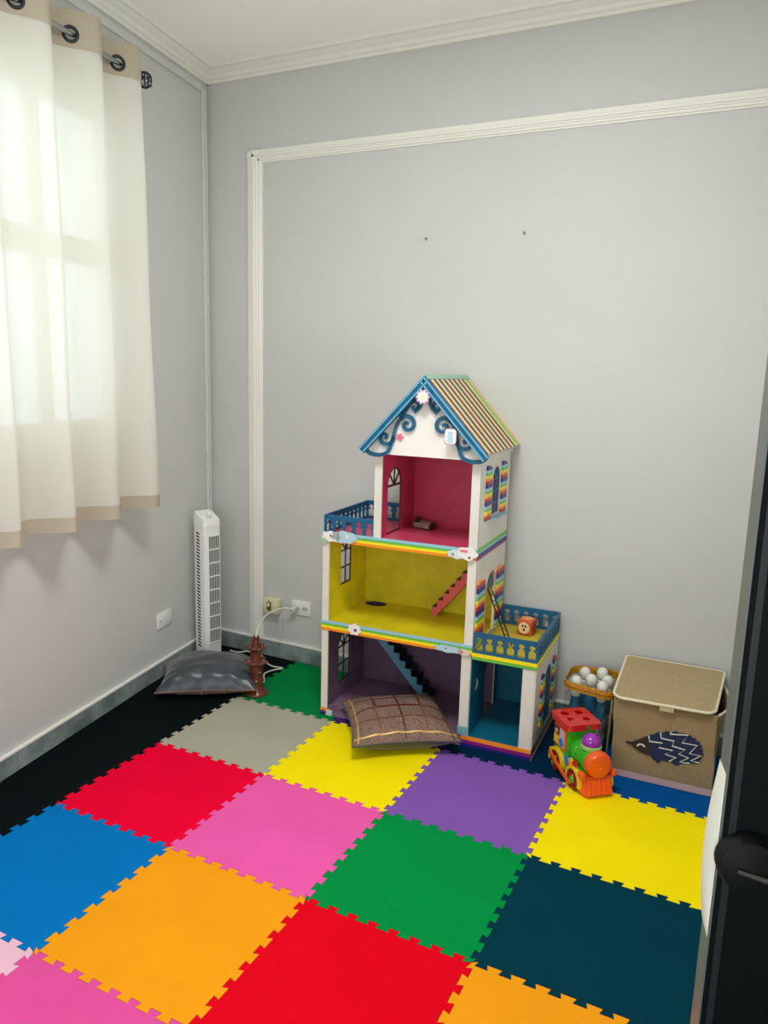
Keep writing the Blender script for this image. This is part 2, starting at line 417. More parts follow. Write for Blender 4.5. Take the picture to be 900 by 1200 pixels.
def cur_mesh(zs, off=0.0, holes=True):
    mm = MB(); ts = [CT0+(CT1-CT0)*i/NU for i in range(NU+1)]
    def P(t, z):
        x, y, zz = cur_p(t, z)
        return (x, y+off, zz)
    g = [[mm._v(P(t, z)) for t in ts] for z in zs]
    for j in range(len(zs)-1):
        for i in range(NU):
            tc_, zc = (ts[i]+ts[i+1])/2, (zs[j]+zs[j+1])/2
            if holes and any(((tc_-gt)*1.35)**2+(zc-RODZ)**2 < 0.021**2 for gt in GR): continue
            mm.face([g[j][i], g[j][i+1], g[j+1][i+1], g[j+1][i]], True)
    return mm
cur_mesh(zt).build('cloth', CURT, ct, sharp=180, normals=False)
hz = [z for z in zt if z > 2.545]
tag(cur_mesh(hz, 0.0025).build('header_band', HEMC, ct, sharp=180, normals=False), 'tan header band')
bz = [0.932, 0.915, 0.9, 0.89, 0.878]
def hemz(t): return 0.006*math.sin(t*9)
mm = cur_mesh(bz, 0.002, False); tag(mm.build('hem_band', HEMC, ct, sharp=180, normals=False), 'tan hem band')
for gt in GR:
    e = 0.004; p0 = Vector(cur_p(gt-e, RODZ)); p1 = Vector(cur_p(gt+e, RODZ)); p = Vector(cur_p(gt, RODZ))
    d = (p1-p0).normalized(); nrm = Vector((d.y, -d.x, 0))
    if nrm.y < 0: nrm = -nrm
    m = MB()
    m.tube([p + 0.0235*(math.cos(a)*d*1.0 + math.sin(a)*Vector((0, 0, 1))) for a in [2*PI*k/28 for k in range(28)]], 0.0062, 10, closed=True)
    m.build('grommet', BLACK_P, ct)
rod = thing('curtain_rod', 'silver curtain rod with a wire scroll finial', 'curtain rod', LA, LRZ)
m = MB(); m.tube([(0.714, RODN, RODZ), (2.6, RODN, RODZ)], 0.0095, 12); m.build('rod', CHROME, rod)
m = MB()
for q in range(5):
    a0 = q*PI/5
    m.tube([(0.680+0.030*math.sin(2*PI*k/16)*math.cos(a0)*0.9, RODN+0.028*math.sin(2*PI*k/16)*math.sin(a0), RODZ+0.030*math.cos(2*PI*k/16)) for k in range(16)], 0.0026, 6, closed=True)
m.tube([(0.650+0.010*math.cos(t), RODN+0.01*math.sin(t), RODZ-0.02+0.003*t) for t in [k*0.5 for k in range(26)]], 0.0024, 6)
m.lathe([(0.003, 0.704), (0.013, 0.706), (0.013, 0.714), (0.003, 0.718)], 14, (0, RODN, RODZ), 'x')
m.build('finial', mat('dark_steel', (70, 72, 74), 0.3, metal=1.0), rod)
for bt in (0.755, 2.5):
    m = MB(); m.tube([(bt, 0.0, RODZ), (bt, RODN, RODZ)], 0.006, 8); m.lathe([(0.004, 0), (0.022, 0), (0.022, 0.006), (0.004, 0.008)], 14, (bt, 0, RODZ), 'y'); m.build('bracket', CHROME, rod)

# ------------------------------------------------------------------ wall plates, switch box, cables
pl = thing('wall_plate', 'blank white plate low on the left wall', 'wall plate', LA + LT*0.486 + Vector((0, 0, 0.274)), LRZ)
m = MB(); m.box(-0.058, 0.058, 0, 0.009, -0.037, 0.037, 0.003, 2); m.build('cover', WHITE_P, pl)
m = MB(); m.lathe([(0.0005, 0.009), (0.0045, 0.0091), (0.0045, 0.0105), (0.0005, 0.011)], 12, (-0.03+0.07, 0, 0), 'y'); tag(m.build('screw', CHROME, pl), 'steel screw')
sb = thing('switch_box', 'yellowed surface mounted switch box on the back wall', 'switch', (-0.655, YB, 0.272), 0)
m = MB(); m.box(-0.045, 0.045, -0.045, 0, -0.038, 0.038, 0.004, 2); m.build('housing', CREAM_P, sb)
m = MB(); m.box(-0.020, 0.006, -0.049, -0.044, -0.022, 0.022, 0.001); tag(m.build('rocker_frame', mat('rocker_brown', (96, 84, 60), 0.5), sb), 'brown rocker surround')
m = MB(); m.box(-0.014, 0.0, -0.053, -0.048, -0.002, 0.016, 0.001); m.build('rocker', CREAM_P, sb)
for z in (0.03, -0.03):
    m = MB(); m.lathe([(0.0005, -0.0465), (0.003, -0.0462), (0.003, -0.044), (0.0005, -0.0438)], 10, (-0.007, 0, z), 'y'); m.build('screw', DARKHOLE, sb)
cd = MB(); cd.box(-0.628, -0.606, YB-0.012, YB, 0.083, 0.234, 0.001); struct(cd.build('trim_7', DUCT), 'short cable duct below the switch box')
so = thing('wall_socket', 'white double wall socket right of the switch box', 'socket', (-0.494, YB, 0.278), 0)
m = MB(); m.box(-0.056, 0.056, -0.009, 0, -0.038, 0.038, 0.003, 2); m.build('cover', WHITE_P, so)
for x in (-0.024, 0.026):
    m = MB(); m.plate(blob(x, 0, 0.017, 0.012, 2, 0.05, 20), 0.002, axes='xz', off=-0.0105); m.build('outlet', mat('outlet_grey', (200, 200, 198), 0.4), so)
    for dx in (-0.008, 0, 0.008):
        if x < 0: continue
        m = MB(); m.lathe([(0.0003, -0.0112), (0.0022, -0.0111), (0.0022, -0.009), (0.0003, -0.009)], 8, (x+dx, 0, 0.0 if dx else -0.003), 'y'); m.build('pin_hole', DARKHOLE, so)
CABLE = mat('white_cable', (226, 226, 220), 0.4)
cb = thing('power_cord', 'white power cord from the wall socket to the brown stand', 'cord', (0, 0, 0), 0)
def spl(P, n=10):
    P = [Vector(p) for p in P]; out = []
    for i in range(len(P)-1):
        a, b, c, d = P[max(0, i-1)], P[i], P[i+1], P[min(len(P)-1, i+2)]
        for k in range(n):
            t = k/n; out.append(0.5*((2*b)+(-a+c)*t+(2*a-5*b+4*c-d)*t*t+(-a+3*b-3*c+d)*t**3))
    return out+[P[-1]]
m = MB(); m.tube(spl([(-0.519, YB-0.05, 0.278), (-0.545, YB-0.062, 0.285), (-0.585, YB-0.085, 0.275), (-0.60, YB-0.17, 0.262), (-0.555, YB-0.30, 0.225), (-0.505, YB-0.375, 0.14), (-0.47, YB-0.38, 0.03), (-0.49, YB-0.33, 0.005), (-0.54, YB-0.26, 0.005), (-0.53, YB-0.20, 0.005), (-0.505, YB-0.155, 0.005), (-0.56, YB-0.16, 0.005), (-0.63, YB-0.13, 0.005), (-0.72, YB-0.07, 0.005), (-0.79, YB-0.055, 0.005), (-0.825, YB-0.09, 0.005), (-0.835, YB-0.145, 0.03)]), 0.0035, 8); m.build('cable', CABLE, cb)
m = MB(); m.box(-0.534, -0.504, YB-0.05, YB-0.0108, 0.266, 0.290, 0.005, 2); m.build('plug', mat('plug_grey', (206, 206, 202), 0.4), cb)

for n, (x, z) in enumerate(((0.129, 2.043), (0.564, 2.045))):
    m = MB(); m.lathe([(0.002, -0.0), (0.002, 0.008), (0.005, 0.0085), (0.005, 0.0105), (0.001, 0.011)], 8, (0, 0, 0), 'y')
    o = m.build('wall_nail', mat('rusty_nail', (120, 112, 104), 0.5, metal=0.5), loc=(x, YB, z), rz=PI); tag(o, ('left' if n == 0 else 'right')+' of two tiny nails in the back wall above the dollhouse', 'nail', 'nails in the back wall')

# ------------------------------------------------------------------ tower fan
FANW = mat('fan_white', (234, 235, 232), 0.3)
fan = thing('tower_fan', 'slim white tower fan standing in the room corner', 'fan', (-0.905, 0.80, 0), math.radians(-15))
# local: +x is the grille front, -y the vented flank
def rsq(a, b, r, n=5):
    out = []
    for cx, cy, s in ((a-r, b-r, 0), (-a+r, b-r, 1), (-a+r, -b+r, 2), (a-r, -b+r, 3)):
        out += [(cx+r*math.cos((s+k/n)*PI/2), cy+r*math.sin((s+k/n)*PI/2)) for k in range(n+1)]
    return out
m = MB(); m.plate(rsq(0.050, 0.050, 0.018), 0.685, axes='xy', off=0.02); m.build('column', FANW, fan)
m = MB(); m.plate(rsq(0.062, 0.062, 0.02), 0.022, axes='xy', off=0.0, bev=0.004); m.build('base', FANW, fan)
m = MB()   # sloped cap: high at the back, scooped toward the front
o2 = rsq(0.051, 0.051, 0.018)
vb = [m._v((x, y, 0.705)) for x, y in o2]; vt = [m._v((x*0.93, y*0.95, 0.768-max(0, (x+0.01))*0.75)) for x, y in o2]
m.face(vb[::-1]); m.face(vt)
for k in range(len(o2)): m.face([vb[k], vb[(k+1) % len(o2)], vt[(k+1) % len(o2)], vt[k]], True)
cap = m.build('cap', FANW, fan)
m = MB(); m.M = Matrix.Translation((0.018, 0, 0.752)) @ Matrix.Rotation(math.radians(32), 4, 'Y'); m.lathe([(0.012, 0), (0.013, 0.004), (0.011, 0.012), (0.004, 0.013)], 16); m.build('dial', FANW, fan)
for y in (-0.022, 0.022):
    m = MB(); m.M = Matrix.Translation((-0.012, y, 0.766)); m.lathe([(0.006, 0), (0.006, 0.004), (0.002, 0.005)], 12); m.build('button', FANW, fan)
GZ0, GZ1 = 0.105, 0.655
m = MB(); m.box(0.0495, 0.0508, -0.028, 0.034, GZ0, GZ1); tag(m.build('grille_back', mat('fan_dark', (70, 66, 60), 0.7), fan), 'dark recess behind the grille')
for k in range(9):
    z = GZ0+(GZ1-GZ0)*k/8; m = MB(); m.box(0.0495, 0.0555, -0.030, 0.036, z-0.003, z+0.003); m.build('grille_rung', FANW, fan)
for k in range(7):
    y = -0.028+0.062*k/6; m = MB(); m.box(0.0500, 0.0535, y-0.0011, y+0.0011, GZ0, GZ1); m.build('grille_bar', FANW, fan)
for k in range(36):
    z = 0.085+0.58*k/35; m = MB(); m.M = Matrix.Translation((-0.006, -0.0502, z)) @ Matrix.Rotation(0.2, 4, 'Y'); m.box(-0.013, 0.013, -0.0006, 0.001, -0.0036, 0.0036); m.build('vent_slot', DARKHOLE, fan)
m = MB(); m.box(0.0495, 0.0505, -0.018, 0.01, 0.05, 0.056); m.build('nameplate', mat('grey_print', (170, 172, 174), 0.5), fan)

# ------------------------------------------------------------------ cushions
SATIN = mat('grey_satin', (56, 62, 69), 0.34, bump=0.15, bscale=14, spec=0.55, sheen=0.2, noise=0.12, nscale=7)
TWEED = mat('brown_tweed', (150, 122, 108), 0.9, rgb2=(104, 82, 74), nscale=220, bump=0.5, bscale=300, spec=0.15, stretch=(1, 0.5, 1))
GOLD = mat('gold_thread', (206, 168, 96), 0.45, metal=0.2); MAROON = mat('maroon_ribbon', (104, 16, 26), 0.5); BROWNR = mat('brown_ribbon', (82, 40, 26), 0.5); BRONZE = mat('bronze_thread', (150, 96, 52), 0.4, metal=0.3)
def cushion(label, loc, rz, a, b, H, top, under, seed, tilt, base_h=None, wr=1.0, pinch=0.12):
    """pillow of half size a x b; local z=0 at its rim plane"""
    root = thing('cushion', label, 'cushion', loc, rz, 'square cushions with a tweed face and a satin back'); root.rotation_euler = (tilt[0], tilt[1], rz)
    rnd = random.Random(seed); ph = [rnd.uniform(0, 6) for _ in range(8)]
    def xy(u, v):
        px = 1-pinch*(1-v*v)**1.0*abs(u)**3*0.8; py = 1-pinch*(1-u*u)**1.0*abs(v)**3*0.8
        return a*u*px, b*v*py
    def hh(u, v):
        e = (1-abs(u)**2.6)*(1-abs(v)**2.6)
        return max(0, e)**0.62
    def wrk(u, v):
        rim = 1-(1-u**4)*(1-v**4)
        return wr*(0.004*math.sin(5*u+3*v+ph[0])*math.sin(4*v+ph[1]) + 0.006*rim*math.sin(16*u+ph[2]+5*v)*math.sin(3*v+ph[4]) + 0.004*rim*math.sin(19*v+ph[3]) + 0.004*math.exp(-((u-v*0.6)*5)**2)*math.sin(9*v+ph[5]))
    def T(u, v):
        x, y = xy(u, v); return (x, y, H*hh(u, v) + wrk(u, v)*hh(u, v)**0.4)
    def B(u, v):
        x, y = xy(u, v); return (x, y, -(base_h or H*0.6)*min(1, 1.25*hh(u, v)) + 0.3*wrk(u, v)*hh(u, v))
    n = 56
    g = lambda fn: (lambda s, t: fn(2*s-1, 2*t-1))
    mt = MB(); mt.grid(g(T), n, n); mt.build('front_cover', top, root, sharp=180)
    mb = MB(); mb.grid(g(B), n, n); o = mb.build('back_cover', under, root, sharp=180); 
    pp = [xy(u, v) for u, v in [(-1+2*k/20, -1) for k in range(20)]+[(1, -1+2*k/20) for k in range(20)]+[(1-2*k/20, 1) for k in range(20)]+[(-1, 1-2*k/20) for k in range(20)]]
    ms = MB(); ms.tube([(x, y, 0) for x, y in pp], 0.003, 6, closed=True); ms.build('seam', under, root)
    return root, (T if top is TWEED else B)
def ribbon(root, S_, fixed, along, w, mt, a0=-0.97, a1=0.97, up=1):
    m = MB(); n = 34; L, R_ = [], []
    for k in range(n+1):
        t = a0+(a1-a0)*k/n
        for lst, q in ((L, fixed-w), (R_, fixed+w)):
            u, v = (q, t) if along == 'v' else (t, q)
            x, y, z = S_(u, v); lst.append(m._v((x, y, z+up*0.0018)))
    for k in range(n): m.face([L[k], L[k+1], R_[k+1], R_[k]], True)
    m.build('ribbon', mt, root, sharp=180)
pr_, PT = cushion('brown tweed cushion with gold and maroon ribbon checks leaning into the dollhouse', (0.300, 0.524, 0.066), math.radians(35.5), 0.216, 0.210, 0.064, TWEED, SATIN, 3, (0.0, 0.0), 0.060, wr=0.8)
for v, mt, seg in ((-0.86, GOLD, None), (-0.42, BRONZE, None), (0.02, BROWNR, None), (0.45, BROWNR, None), (0.85, BRONZE, None)):
    ribbon(pr_, PT, v, 'u', 0.016 if mt is GOLD else 0.013, mt)
for u, mt in ((-0.88, GOLD), (-0.45, BRONZE), (0.0, BROWNR), (0.43, BRONZE), (0.87, BROWNR)):
    ribbon(pr_, PT, u, 'v', 0.014, mt)
ribbon(pr_, PT, 0.02, 'u', 0.024, MAROON, -0.42, 0.42); ribbon(pr_, PT, -0.45, 'v', 0.024, MAROON, 0.05, 0.6); ribbon(pr_, PT, 0.43, 'v', 0.022, MAROON, 0.05, 0.6)
gr_, GT = cushion('dark grey satin cushion lying by the fan in the corner', (-0.685, 0.535, 0.045), math.atan2(0.245, 0.358), 0.225, 0.175, 0.105, SATIN, TWEED, 8, (0.0, 0.0), 0.040, wr=1.6)
for u in (-0.55, -0.1, 0.35):
    ribbon(gr_, GT, u, 'v', 0.012, GOLD, -0.985, -0.5, up=-1)

# ------------------------------------------------------------------ brown turned stand
BROWN = mat('brown_glazed_wood', (112, 56, 36), 0.25, rgb2=(74, 34, 22), nscale=14, coat=0.4)
st = thing('turned_stand', 'brown tiered column stand on the floor beside the grey cushion', 'stand', (-0.448, 0.575, 0), 0.3)
m = MB(); m.lathe([(0.056, 0.0), (0.058, 0.006), (0.053, 0.014), (0.044, 0.022), (0.036, 0.03)], 28); m.build('base', BROWN, st)
m = MB(); m.lathe([(0.038, 0.028), (0.032, 0.05), (0.031, 0.13), (0.026, 0.15), (0.026, 0.215), (0.022, 0.235), (0.024, 0.25), (0.012, 0.252)], 24); m.build('column', BROWN, st)
for z, r in ((0.152, 0.047), (0.222, 0.04)):
    m = MB(); m.lathe([(0.026, z-0.016), (r*0.8, z-0.012), (r, z), (r*0.75, z+0.008), (0.025, z+0.006)], 24); c_ = m.build('collar', BROWN, st)
    for k in range(6):
        a = k*PI/3
        m = MB(); m.tube([(r*0.9*math.cos(a), r*0.9*math.sin(a), z), ((r+0.012)*math.cos(a), (r+0.012)*math.sin(a), z+0.005)], [0.008, 0.003], 8); m.build('peg', BROWN, c_)
for k in range(5):
    a = k*2*PI/5
    m = MB(); m.tube([(0.019*math.cos(a), 0.019*math.sin(a), 0.248), (0.012*math.cos(a), 0.012*math.sin(a), 0.275)], [0.008, 0.003], 8); m.build('crown_peg', BROWN, st)
for k, z in enumerate((0.07, 0.11, 0.185)):
    a = -1.2+k*0.5
    m = MB(); m.lathe([(0.001, -0.003), (0.006, 0), (0.001, 0.004)], 10, (0.031*math.cos(a), 0.031*math.sin(a), z)); m.build('stud', mat('amber_stud', (206, 150, 110), 0.2), st)

# ------------------------------------------------------------------ dollhouse
OX, OY, TH = -0.0821, 0.5428, 0.0434
W, D, TL, WA = 0.67, 0.425, 0.231, 0.257
Z1, Z2, Z3, ZA, ZAP = 0.41, 0.80, 1.168, 0.395, 1.459
T_ = 0.03; LI = 0.003
h = thing('dollhouse', 'three storey painted wooden dollhouse with a striped gable roof', 'dollhouse', (OX, OY, 0), TH)
def P(name, mb, mt, label=None, parent=None):
    o = mb.build(name, mt, parent or h)
    if label: o['label'] = label
    return o
win_y = arch(0.207, 0.105, 0.54, 0.745); win_p = arch(0.205, 0.12, 0.085, 0.31)
door_t = arch(0.19, 0.15, 0.802, 1.08); win_t = arch(0.212, 0.10, 0.923, 1.115)
door_2 = arch(0.215, 0.135, 0.412, 0.68); win_a = arch(0.235, 0.11, 0.072, 0.315); door_l = arch(0.285, 0.16, 0.02, 0.30); round_l = circ(0.085, 0.235, 0.026)
# walls: thin boards with painted linings, front edges trimmed by wide white posts
WT = 0.009
def wall_part(u, z0, z1, holes): P('side_wall', MB().plate(rect(0.004, D, z0, z1), WT-LI, holes, 'yz', u), MDF_W, 'white outer board')
def lining(u, z0, z1, holes, mt, lab): P('wall_lining', MB().plate(rect(0.012, D-0.012, z0, z1), LI, holes, 'yz', u), mt, lab)
wall_part(0, 0.002, 0.772, [win_y, win_p])
lining(WT-LI, Z1, 0.772, [win_y], YELLOW, 'yellow lining of the middle room'); lining(WT-LI, 0.016, 0.385, [win_p], PURPLE, 'mauve lining of the ground floor room')
P('side_wall', MB().plate(rect(0.004, D, Z2, Z3), WT-2*LI, [door_t], 'yz', TL+LI), MDF_W, 'white board between balcony and top room')
lining(TL, Z2, Z3, [door_t], PINK, 'pink balcony side of the top room wall'); lining(TL+WT-LI, Z2, Z3, [door_t], PINK, 'pink lining of the top room')
P('side_wall', MB().plate(rect(0.004, D, 0.002, Z3), WT-2*LI, [win_t, door_2, door_l, round_l], 'yz', W-WT+LI), MDF_W, 'right outer wall, white')
P('wall_lining', MB().plate(rect(0.004, D, 0.39, Z3), LI, [win_t, door_2], 'yz', W-LI), MDF_W, 'white outer face of the right wall')
lining(W-WT, Z2, Z3, [win_t], PINK, 'pink right lining of the top room'); lining(W-WT, Z1, 0.772, [door_2], YELLOW, 'yellow right lining of the middle room'); lining(W-WT, 0.016, 0.385, [door_l, round_l], PURPLE, 'mauve right lining of the ground floor room')
lining(W-LI, 0.016, 0.37, [door_l, round_l], TEAL, 'teal left lining of the annex')
wall_part(W+WA-WT+LI, 0.002, 0.372, [win_a]); lining(W+WA-WT, 0.016, 0.37, [win_a], TEAL, 'teal right lining of the annex')
for u0, u1, z0, z1 in ((0, 0.030, 0.03, 0.385), (0, 0.030, Z1, 0.772), (TL, TL+0.032, Z2, Z3), (W-0.035, W, Z2, Z3), (W-0.035, W, Z1, 0.772), (W-0.042, W-0.004, 0.045, 0.385), (W+WA-0.052, W+WA-0.004, 0.045, 0.372)):
    P('front_post', MB().box(u0, u1, 0.0, 0.010, z0, z1, 0.001), MDF_W)
# backs
P('back_panel', MB().box(WT, W-WT, D-0.012, D, 0.016, 0.385), PURPLE, 'mauve back of the ground floor room')
P('back_panel', MB().box(WT, W-WT, D-0.012, D, Z1, 0.772), YELLOW, 'yellow back of the middle room')
P('back_panel', MB().box(TL+WT, W-WT, D-0.012, D, Z2, Z3), PINK, 'pink back of the top room')
P('back_panel', MB().box(W, W+WA-WT, D-0.012, D, 0.016, 0.37), TEAL, 'teal back of the annex')
# floors
P('floor_board', MB().box(0, W, 0, D, 0.0, 0.014), mat('mauve_floor', (140, 108, 134), 0.4, noise=0.12, nscale=10), 'mauve ground floor board')
P('floor_board', MB().box(W, W+WA, 0, D, 0.0, 0.045), TEAL, 'teal floor board of the annex')
hole1 = [(0.084+0.053*math.cos(a)*1.0, 0.370+0.038*math.sin(a)) for a in [2*PI*k/20 for k in range(20)]]
P('floor_board', MB().plate(rect(0.002, W-0.002, 0.003, D), 0.0225, [hole1], 'xy', 0.3855), mat('stair_hole_shade', (62, 44, 66), 0.6), 'core of the middle floor, coloured dark as shade inside the stair hole')  # dark plum puts the shade of the stair hole into the colour
P('floor_board', MB().plate(rect(0.003, W-0.003, 0.004, D-0.001), 0.002, [hole1], 'xy', 0.408), YELLOW, 'yellow middle floor with a stair hole')
P('ceiling_lining', MB().plate(rect(WT, W-WT, 0.012, D-0.012), 0.003, [hole1], 'xy', 0.382), PURPLE, 'mauve ceiling of the ground floor room')
P('floor_board', MB().box(0.0, W-0.003, 0.003, D, 0.774, Z2), mat('pink_floor', (222, 78, 112), 0.3, noise=0.06, nscale=12), 'pink top floor running out to the balcony')
P('ceiling_lining', MB().box(WT, W-WT, 0.012, D-0.012, 0.7705, 0.774), YELLOW)
P('floor_board', MB().box(W+0.002, W+WA-0.002, 0.003, D, 0.374, 0.397), mat('yellow_terrace', (204, 186, 50), 0.5, rgb2=(176, 150, 34), nscale=10), 'yellow terrace floor on the annex')
P('ceiling_lining', MB().box(TL+WT, W-WT, 0.0, D, Z3-0.004, Z3), PINK)
P('ceiling_lining', MB().box(W, W+WA-WT, 0.0, D, 0.371, 0.374), TEAL)

# ribbons on the floor edges
def edge_ribbons(u0, u1, z0, cols, th, y=-0.002):
    for k, c in enumerate(cols):
        P('ribbon_stripe', MB().box(u0, u1, y-0.0012*(k % 2)-0.002, y+0.004, z0+th*k, z0+th*(k+1)), RB[c], c.replace('lightblue', 'light blue')+' stripe')
edge_ribbons(0.0, W+0.001, 0.772, ['orange', 'yellow', 'green', 'lightblue'], 0.0105)
edge_ribbons(0.0, W+0.001, 0.386, ['orange', 'yellow', 'green', 'lightblue'], 0.0105)
edge_ribbons(W+0.001, W+WA+0.003, 0.374, ['green', 'yellow'], 0.0125)
edge_ribbons(W-0.03, W+WA, 0.002, ['navy', 'purple', 'orange'], 0.0145)
edge_ribbons(0.0, T_+0.01, 0.002, ['navy', 'purple', 'orange'], 0.009)
def side_ribbons(u, w0, w1, z0, cols, th):
    for k, c in enumerate(cols):
        P('ribbon_stripe', MB().box(u-0.004, u+0.002+0.0008*(k % 2), w0, w1, z0+th*k, z0+th*(k+1)), RB[c], c.replace('lightblue', 'light blue')+' stripe')
side_ribbons(W, 0.0, D, 0.768, ['purple', 'navy', 'lightblue', 'green'], 0.0115)
side_ribbons(W+WA, -0.003, D, 0.374, ['lime', 'yellow'], 0.0115)
side_ribbons(W+WA, 0.0, D, 0.002, ['peach'], 0.008)

# windows in the openings
def fanlight(name, outline, c, w, z0, z1, u, th, mt, rows, door=False, spring=None):
    r = w/2; zs = z1-r; b = 0.006
    inner = [(c+(x-c)*(1-2*b/w), z0+b+(z-z0)*(z1-z0-2*b)/(z1-z0)) for x, z in outline]
    m = MB(); m.plate(outline, th, [inner], 'yz', u)
    f = P(name, m, mt)
    if not door:
        m = MB(); m.box(u, u+th, c-0.003, c+0.003, z0+b, zs); m.build('mullion', mt, f)
        for k in range(1, rows+1):
            z = z0+(zs-z0)*k/rows; m = MB(); m.box(u, u+th, c-r+b, c+r-b, z-0.003, z+0.003); m.build('glazing_bar', mt, f)
    else:
        m = MB(); m.box(u, u+th, c-r+b, c+r-b, zs-0.005, zs+0.004); m.build('transom', mt, f)
    for a in (PI/4, PI/2, 3*PI/4):
        m = MB(); m.strip([(c, zs), (c+(r-b)*math.cos(a), zs+(r-b)*math.sin(a))], 0.006, th, 'yz', u); m.build('glazing_bar', mt, f)
    return f
fanlight('window_frame', win_y, 0.207, 0.105, 0.54, 0.745, 0.001, 0.005, WOODDK, 2)
fanlight('window_frame', win_p, 0.205, 0.12, 0.085, 0.31, 0.001, 0.005, mat('dark_plum', (48, 34, 44), 0.6), 2)
fanlight('door_frame', door_t, 0.19, 0.15, 0.802, 1.08, TL+0.002, 0.005, WOODDK, 0, True)
BLUEF = mat('window_blue', (40, 96, 130), 0.45)
fanlight('window_frame', win_t, 0.212, 0.10, 0.923, 1.115, W-0.007, 0.008, BLUEF, 3)
fanlight('window_frame', win_a, 0.235, 0.11, 0.072, 0.315, W+WA-0.007, 0.008, RAILB, 2)
P('door_leaf', MB().plate(arch(0.235, 0.095, 0.08, 0.305), 0.004, (), 'yz', W+WA-0.006), RAILB, 'deep blue arched door of the annex')
P('door_surround', MB().plate(arch(0.215, 0.149, 0.412, 0.687), 0.004, [door_2], 'yz', W-0.001), mat('peach_trim', (226, 182, 170), 0.5), 'peach arched door surround')
P('fanlight', MB().plate([(0.215+0.06*math.cos(a), 0.605+0.068*math.sin(a)) for a in [PI*k/10 for k in range(11)]], 0.004, (), 'yz', W-0.007), mat('fanlight_teal', (24, 84, 96), 0.4), 'teal fanlight over the terrace door')
P('window_surround', MB().plate(arch(0.212, 0.118, 0.918, 1.125), 0.004, [win_t], 'yz', W-0.001), mat('pale_trim', (222, 206, 190), 0.5), 'pale arched window surround')
P('window_sill', MB().box(W, W+0.032, 0.15, 0.33, 0.909, 0.915, 0.001), mat('sill_blue', (140, 178, 190), 0.4), 'pale blue sill shelf')

# rainbow shutters: one board each with printed bands
CY = ['navy', 'lightblue', 'green', 'yellow', 'orange', 'red']; CH = [1.5, 1, 0.9, 1, 0.8, 1.1]
RBL = [RB[c] for c in CY]
def shutter(u, w0, w1, z0, z1, band, high_back=True, start=3):
    m = MB(); z = z1; k = 0; cw = (w0+w1)/2
    while z > z0+0.001:
        c = (k+start) % 6; hh = band*CH[c]; zb = max(z0, z-hh); m.mi = c
        a, b = w0, w1
        m.plate([(a, zb), (b, zb), (b, z), (a, z)] if k else [(a, zb), (b, zb), ((a+3*b)/4, zb+(z-zb)*0.5), ((a+b)/2, zb+(z-zb)*0.85), (a+(b-a)*0.3, z), (a+0.002, z)], 0.007, (), 'yz', u); z = zb; k += 1
    P('shutter', m, RBL, 'rainbow banded shutter')
shutter(W, 0.072, 0.145, 0.912, 1.128, 0.0112, start=0); shutter(W, 0.288, 0.365, 0.912, 1.128, 0.0112, start=0)
shutter(W, 0.022, 0.118, 0.412, 0.680, 0.0145, start=4); shutter(W, 0.300, 0.400, 0.412, 0.676, 0.0145, start=4)
shutter(W+WA, 0.10, 0.155, 0.10, 0.318, 0.0125, start=0); shutter(W+WA, 0.315, 0.37, 0.10, 0.322, 0.0125, start=5)

# balustrades
def balustrade(L, n, z0, hgt, mk):
    """plate with bottle-shaped openings; mk places (s,z) plates"""
    holes = []; p = L/n
    for k in range(n):
        c = (k+0.5)*p; a = p*0.35; q = hgt
        holes.append([(c-a, z0+0.012), (c+a, z0+0.012), (c+a, z0+q*0.47), (c+a*0.45, z0+q*0.55), (c+a*0.45, z0+q*0.60), (c+a*0.95, z0+q*0.66), (c+a*0.5, z0+q*0.76), (c, z0+q*0.79), (c-a*0.5, z0+q*0.76), (c-a*0.95, z0+q*0.66), (c-a*0.45, z0+q*0.60), (c-a*0.45, z0+q*0.55), (c-a, z0+q*0.47)])
    return rect(0, L, z0, z0+hgt), holes
def rail(kind, fixed, a, b, n, z0, hgt, th=0.007):
    o_, hs = balustrade(b-a, n, z0, hgt, None); sh = lambda lp: [(x+a, z) for x, z in lp]
    m = MB(); m.plate(sh(o_), th, [sh(q) for q in hs], 'xz' if kind == 'front' else 'yz', fixed)
    P('balustrade', m, RAILB)
rail('front', 0.002, W+0.004, W+WA, 6, 0.398, 0.086); rail('side', W+WA-0.007, 0.009, D-0.008, 10, 0.398, 0.086); rail('front', D-0.008, W+0.004, W+WA, 6, 0.398, 0.086)
rail('front', 0.002, 0.004, TL, 5, 0.80, 0.084); rail('side', 0.004, 0.009, D-0.008, 10, 0.80, 0.084); rail('front', D-0.008, 0.004, TL, 5, 0.80, 0.084)

# stairs
def stairs(name, u_bot, z_bot, u_top, z_top, n, w0, w1, m_side, m_step):
    du, dz = (u_top-u_bot)/n, (z_top-z_bot)/n; sg = 1 if du > 0 else -1
    up = []
    for k in range(n): up += [(u_bot+du*k, z_bot+dz*k+0.004), (u_bot+du*k, z_bot+dz*(k+1)+0.004)]
    up.append((u_top, z_top+0.004))
    low = [(u_top, z_top-0.045), (u_bot+du*0.9, z_bot)]
    pts = [(u_bot, z_bot)] + up[1:] + low
    s_ = P(name, MB().plate(pts, 0.006, (), 'xz', w0), m_side)
    P_ = MB().plate(pts, 0.006, (), 'xz', w1-0.006); P_.build('stringer', m_side, s_)
    for k in range(n):
        a, b = sorted((u_bot+du*k, u_bot+du*(k+1)))
        q = MB(); q.box(a, b, w0+0.006, w1-0.006, z_bot+dz*(k+1)-0.001, z_bot+dz*(k+1)+0.004); q.box(u_bot+du*k-0.002, u_bot+du*k+0.002, w0+0.006, w1-0.006, z_bot+dz*k, z_bot+dz*(k+1)); q.build('step', m_step, s_)
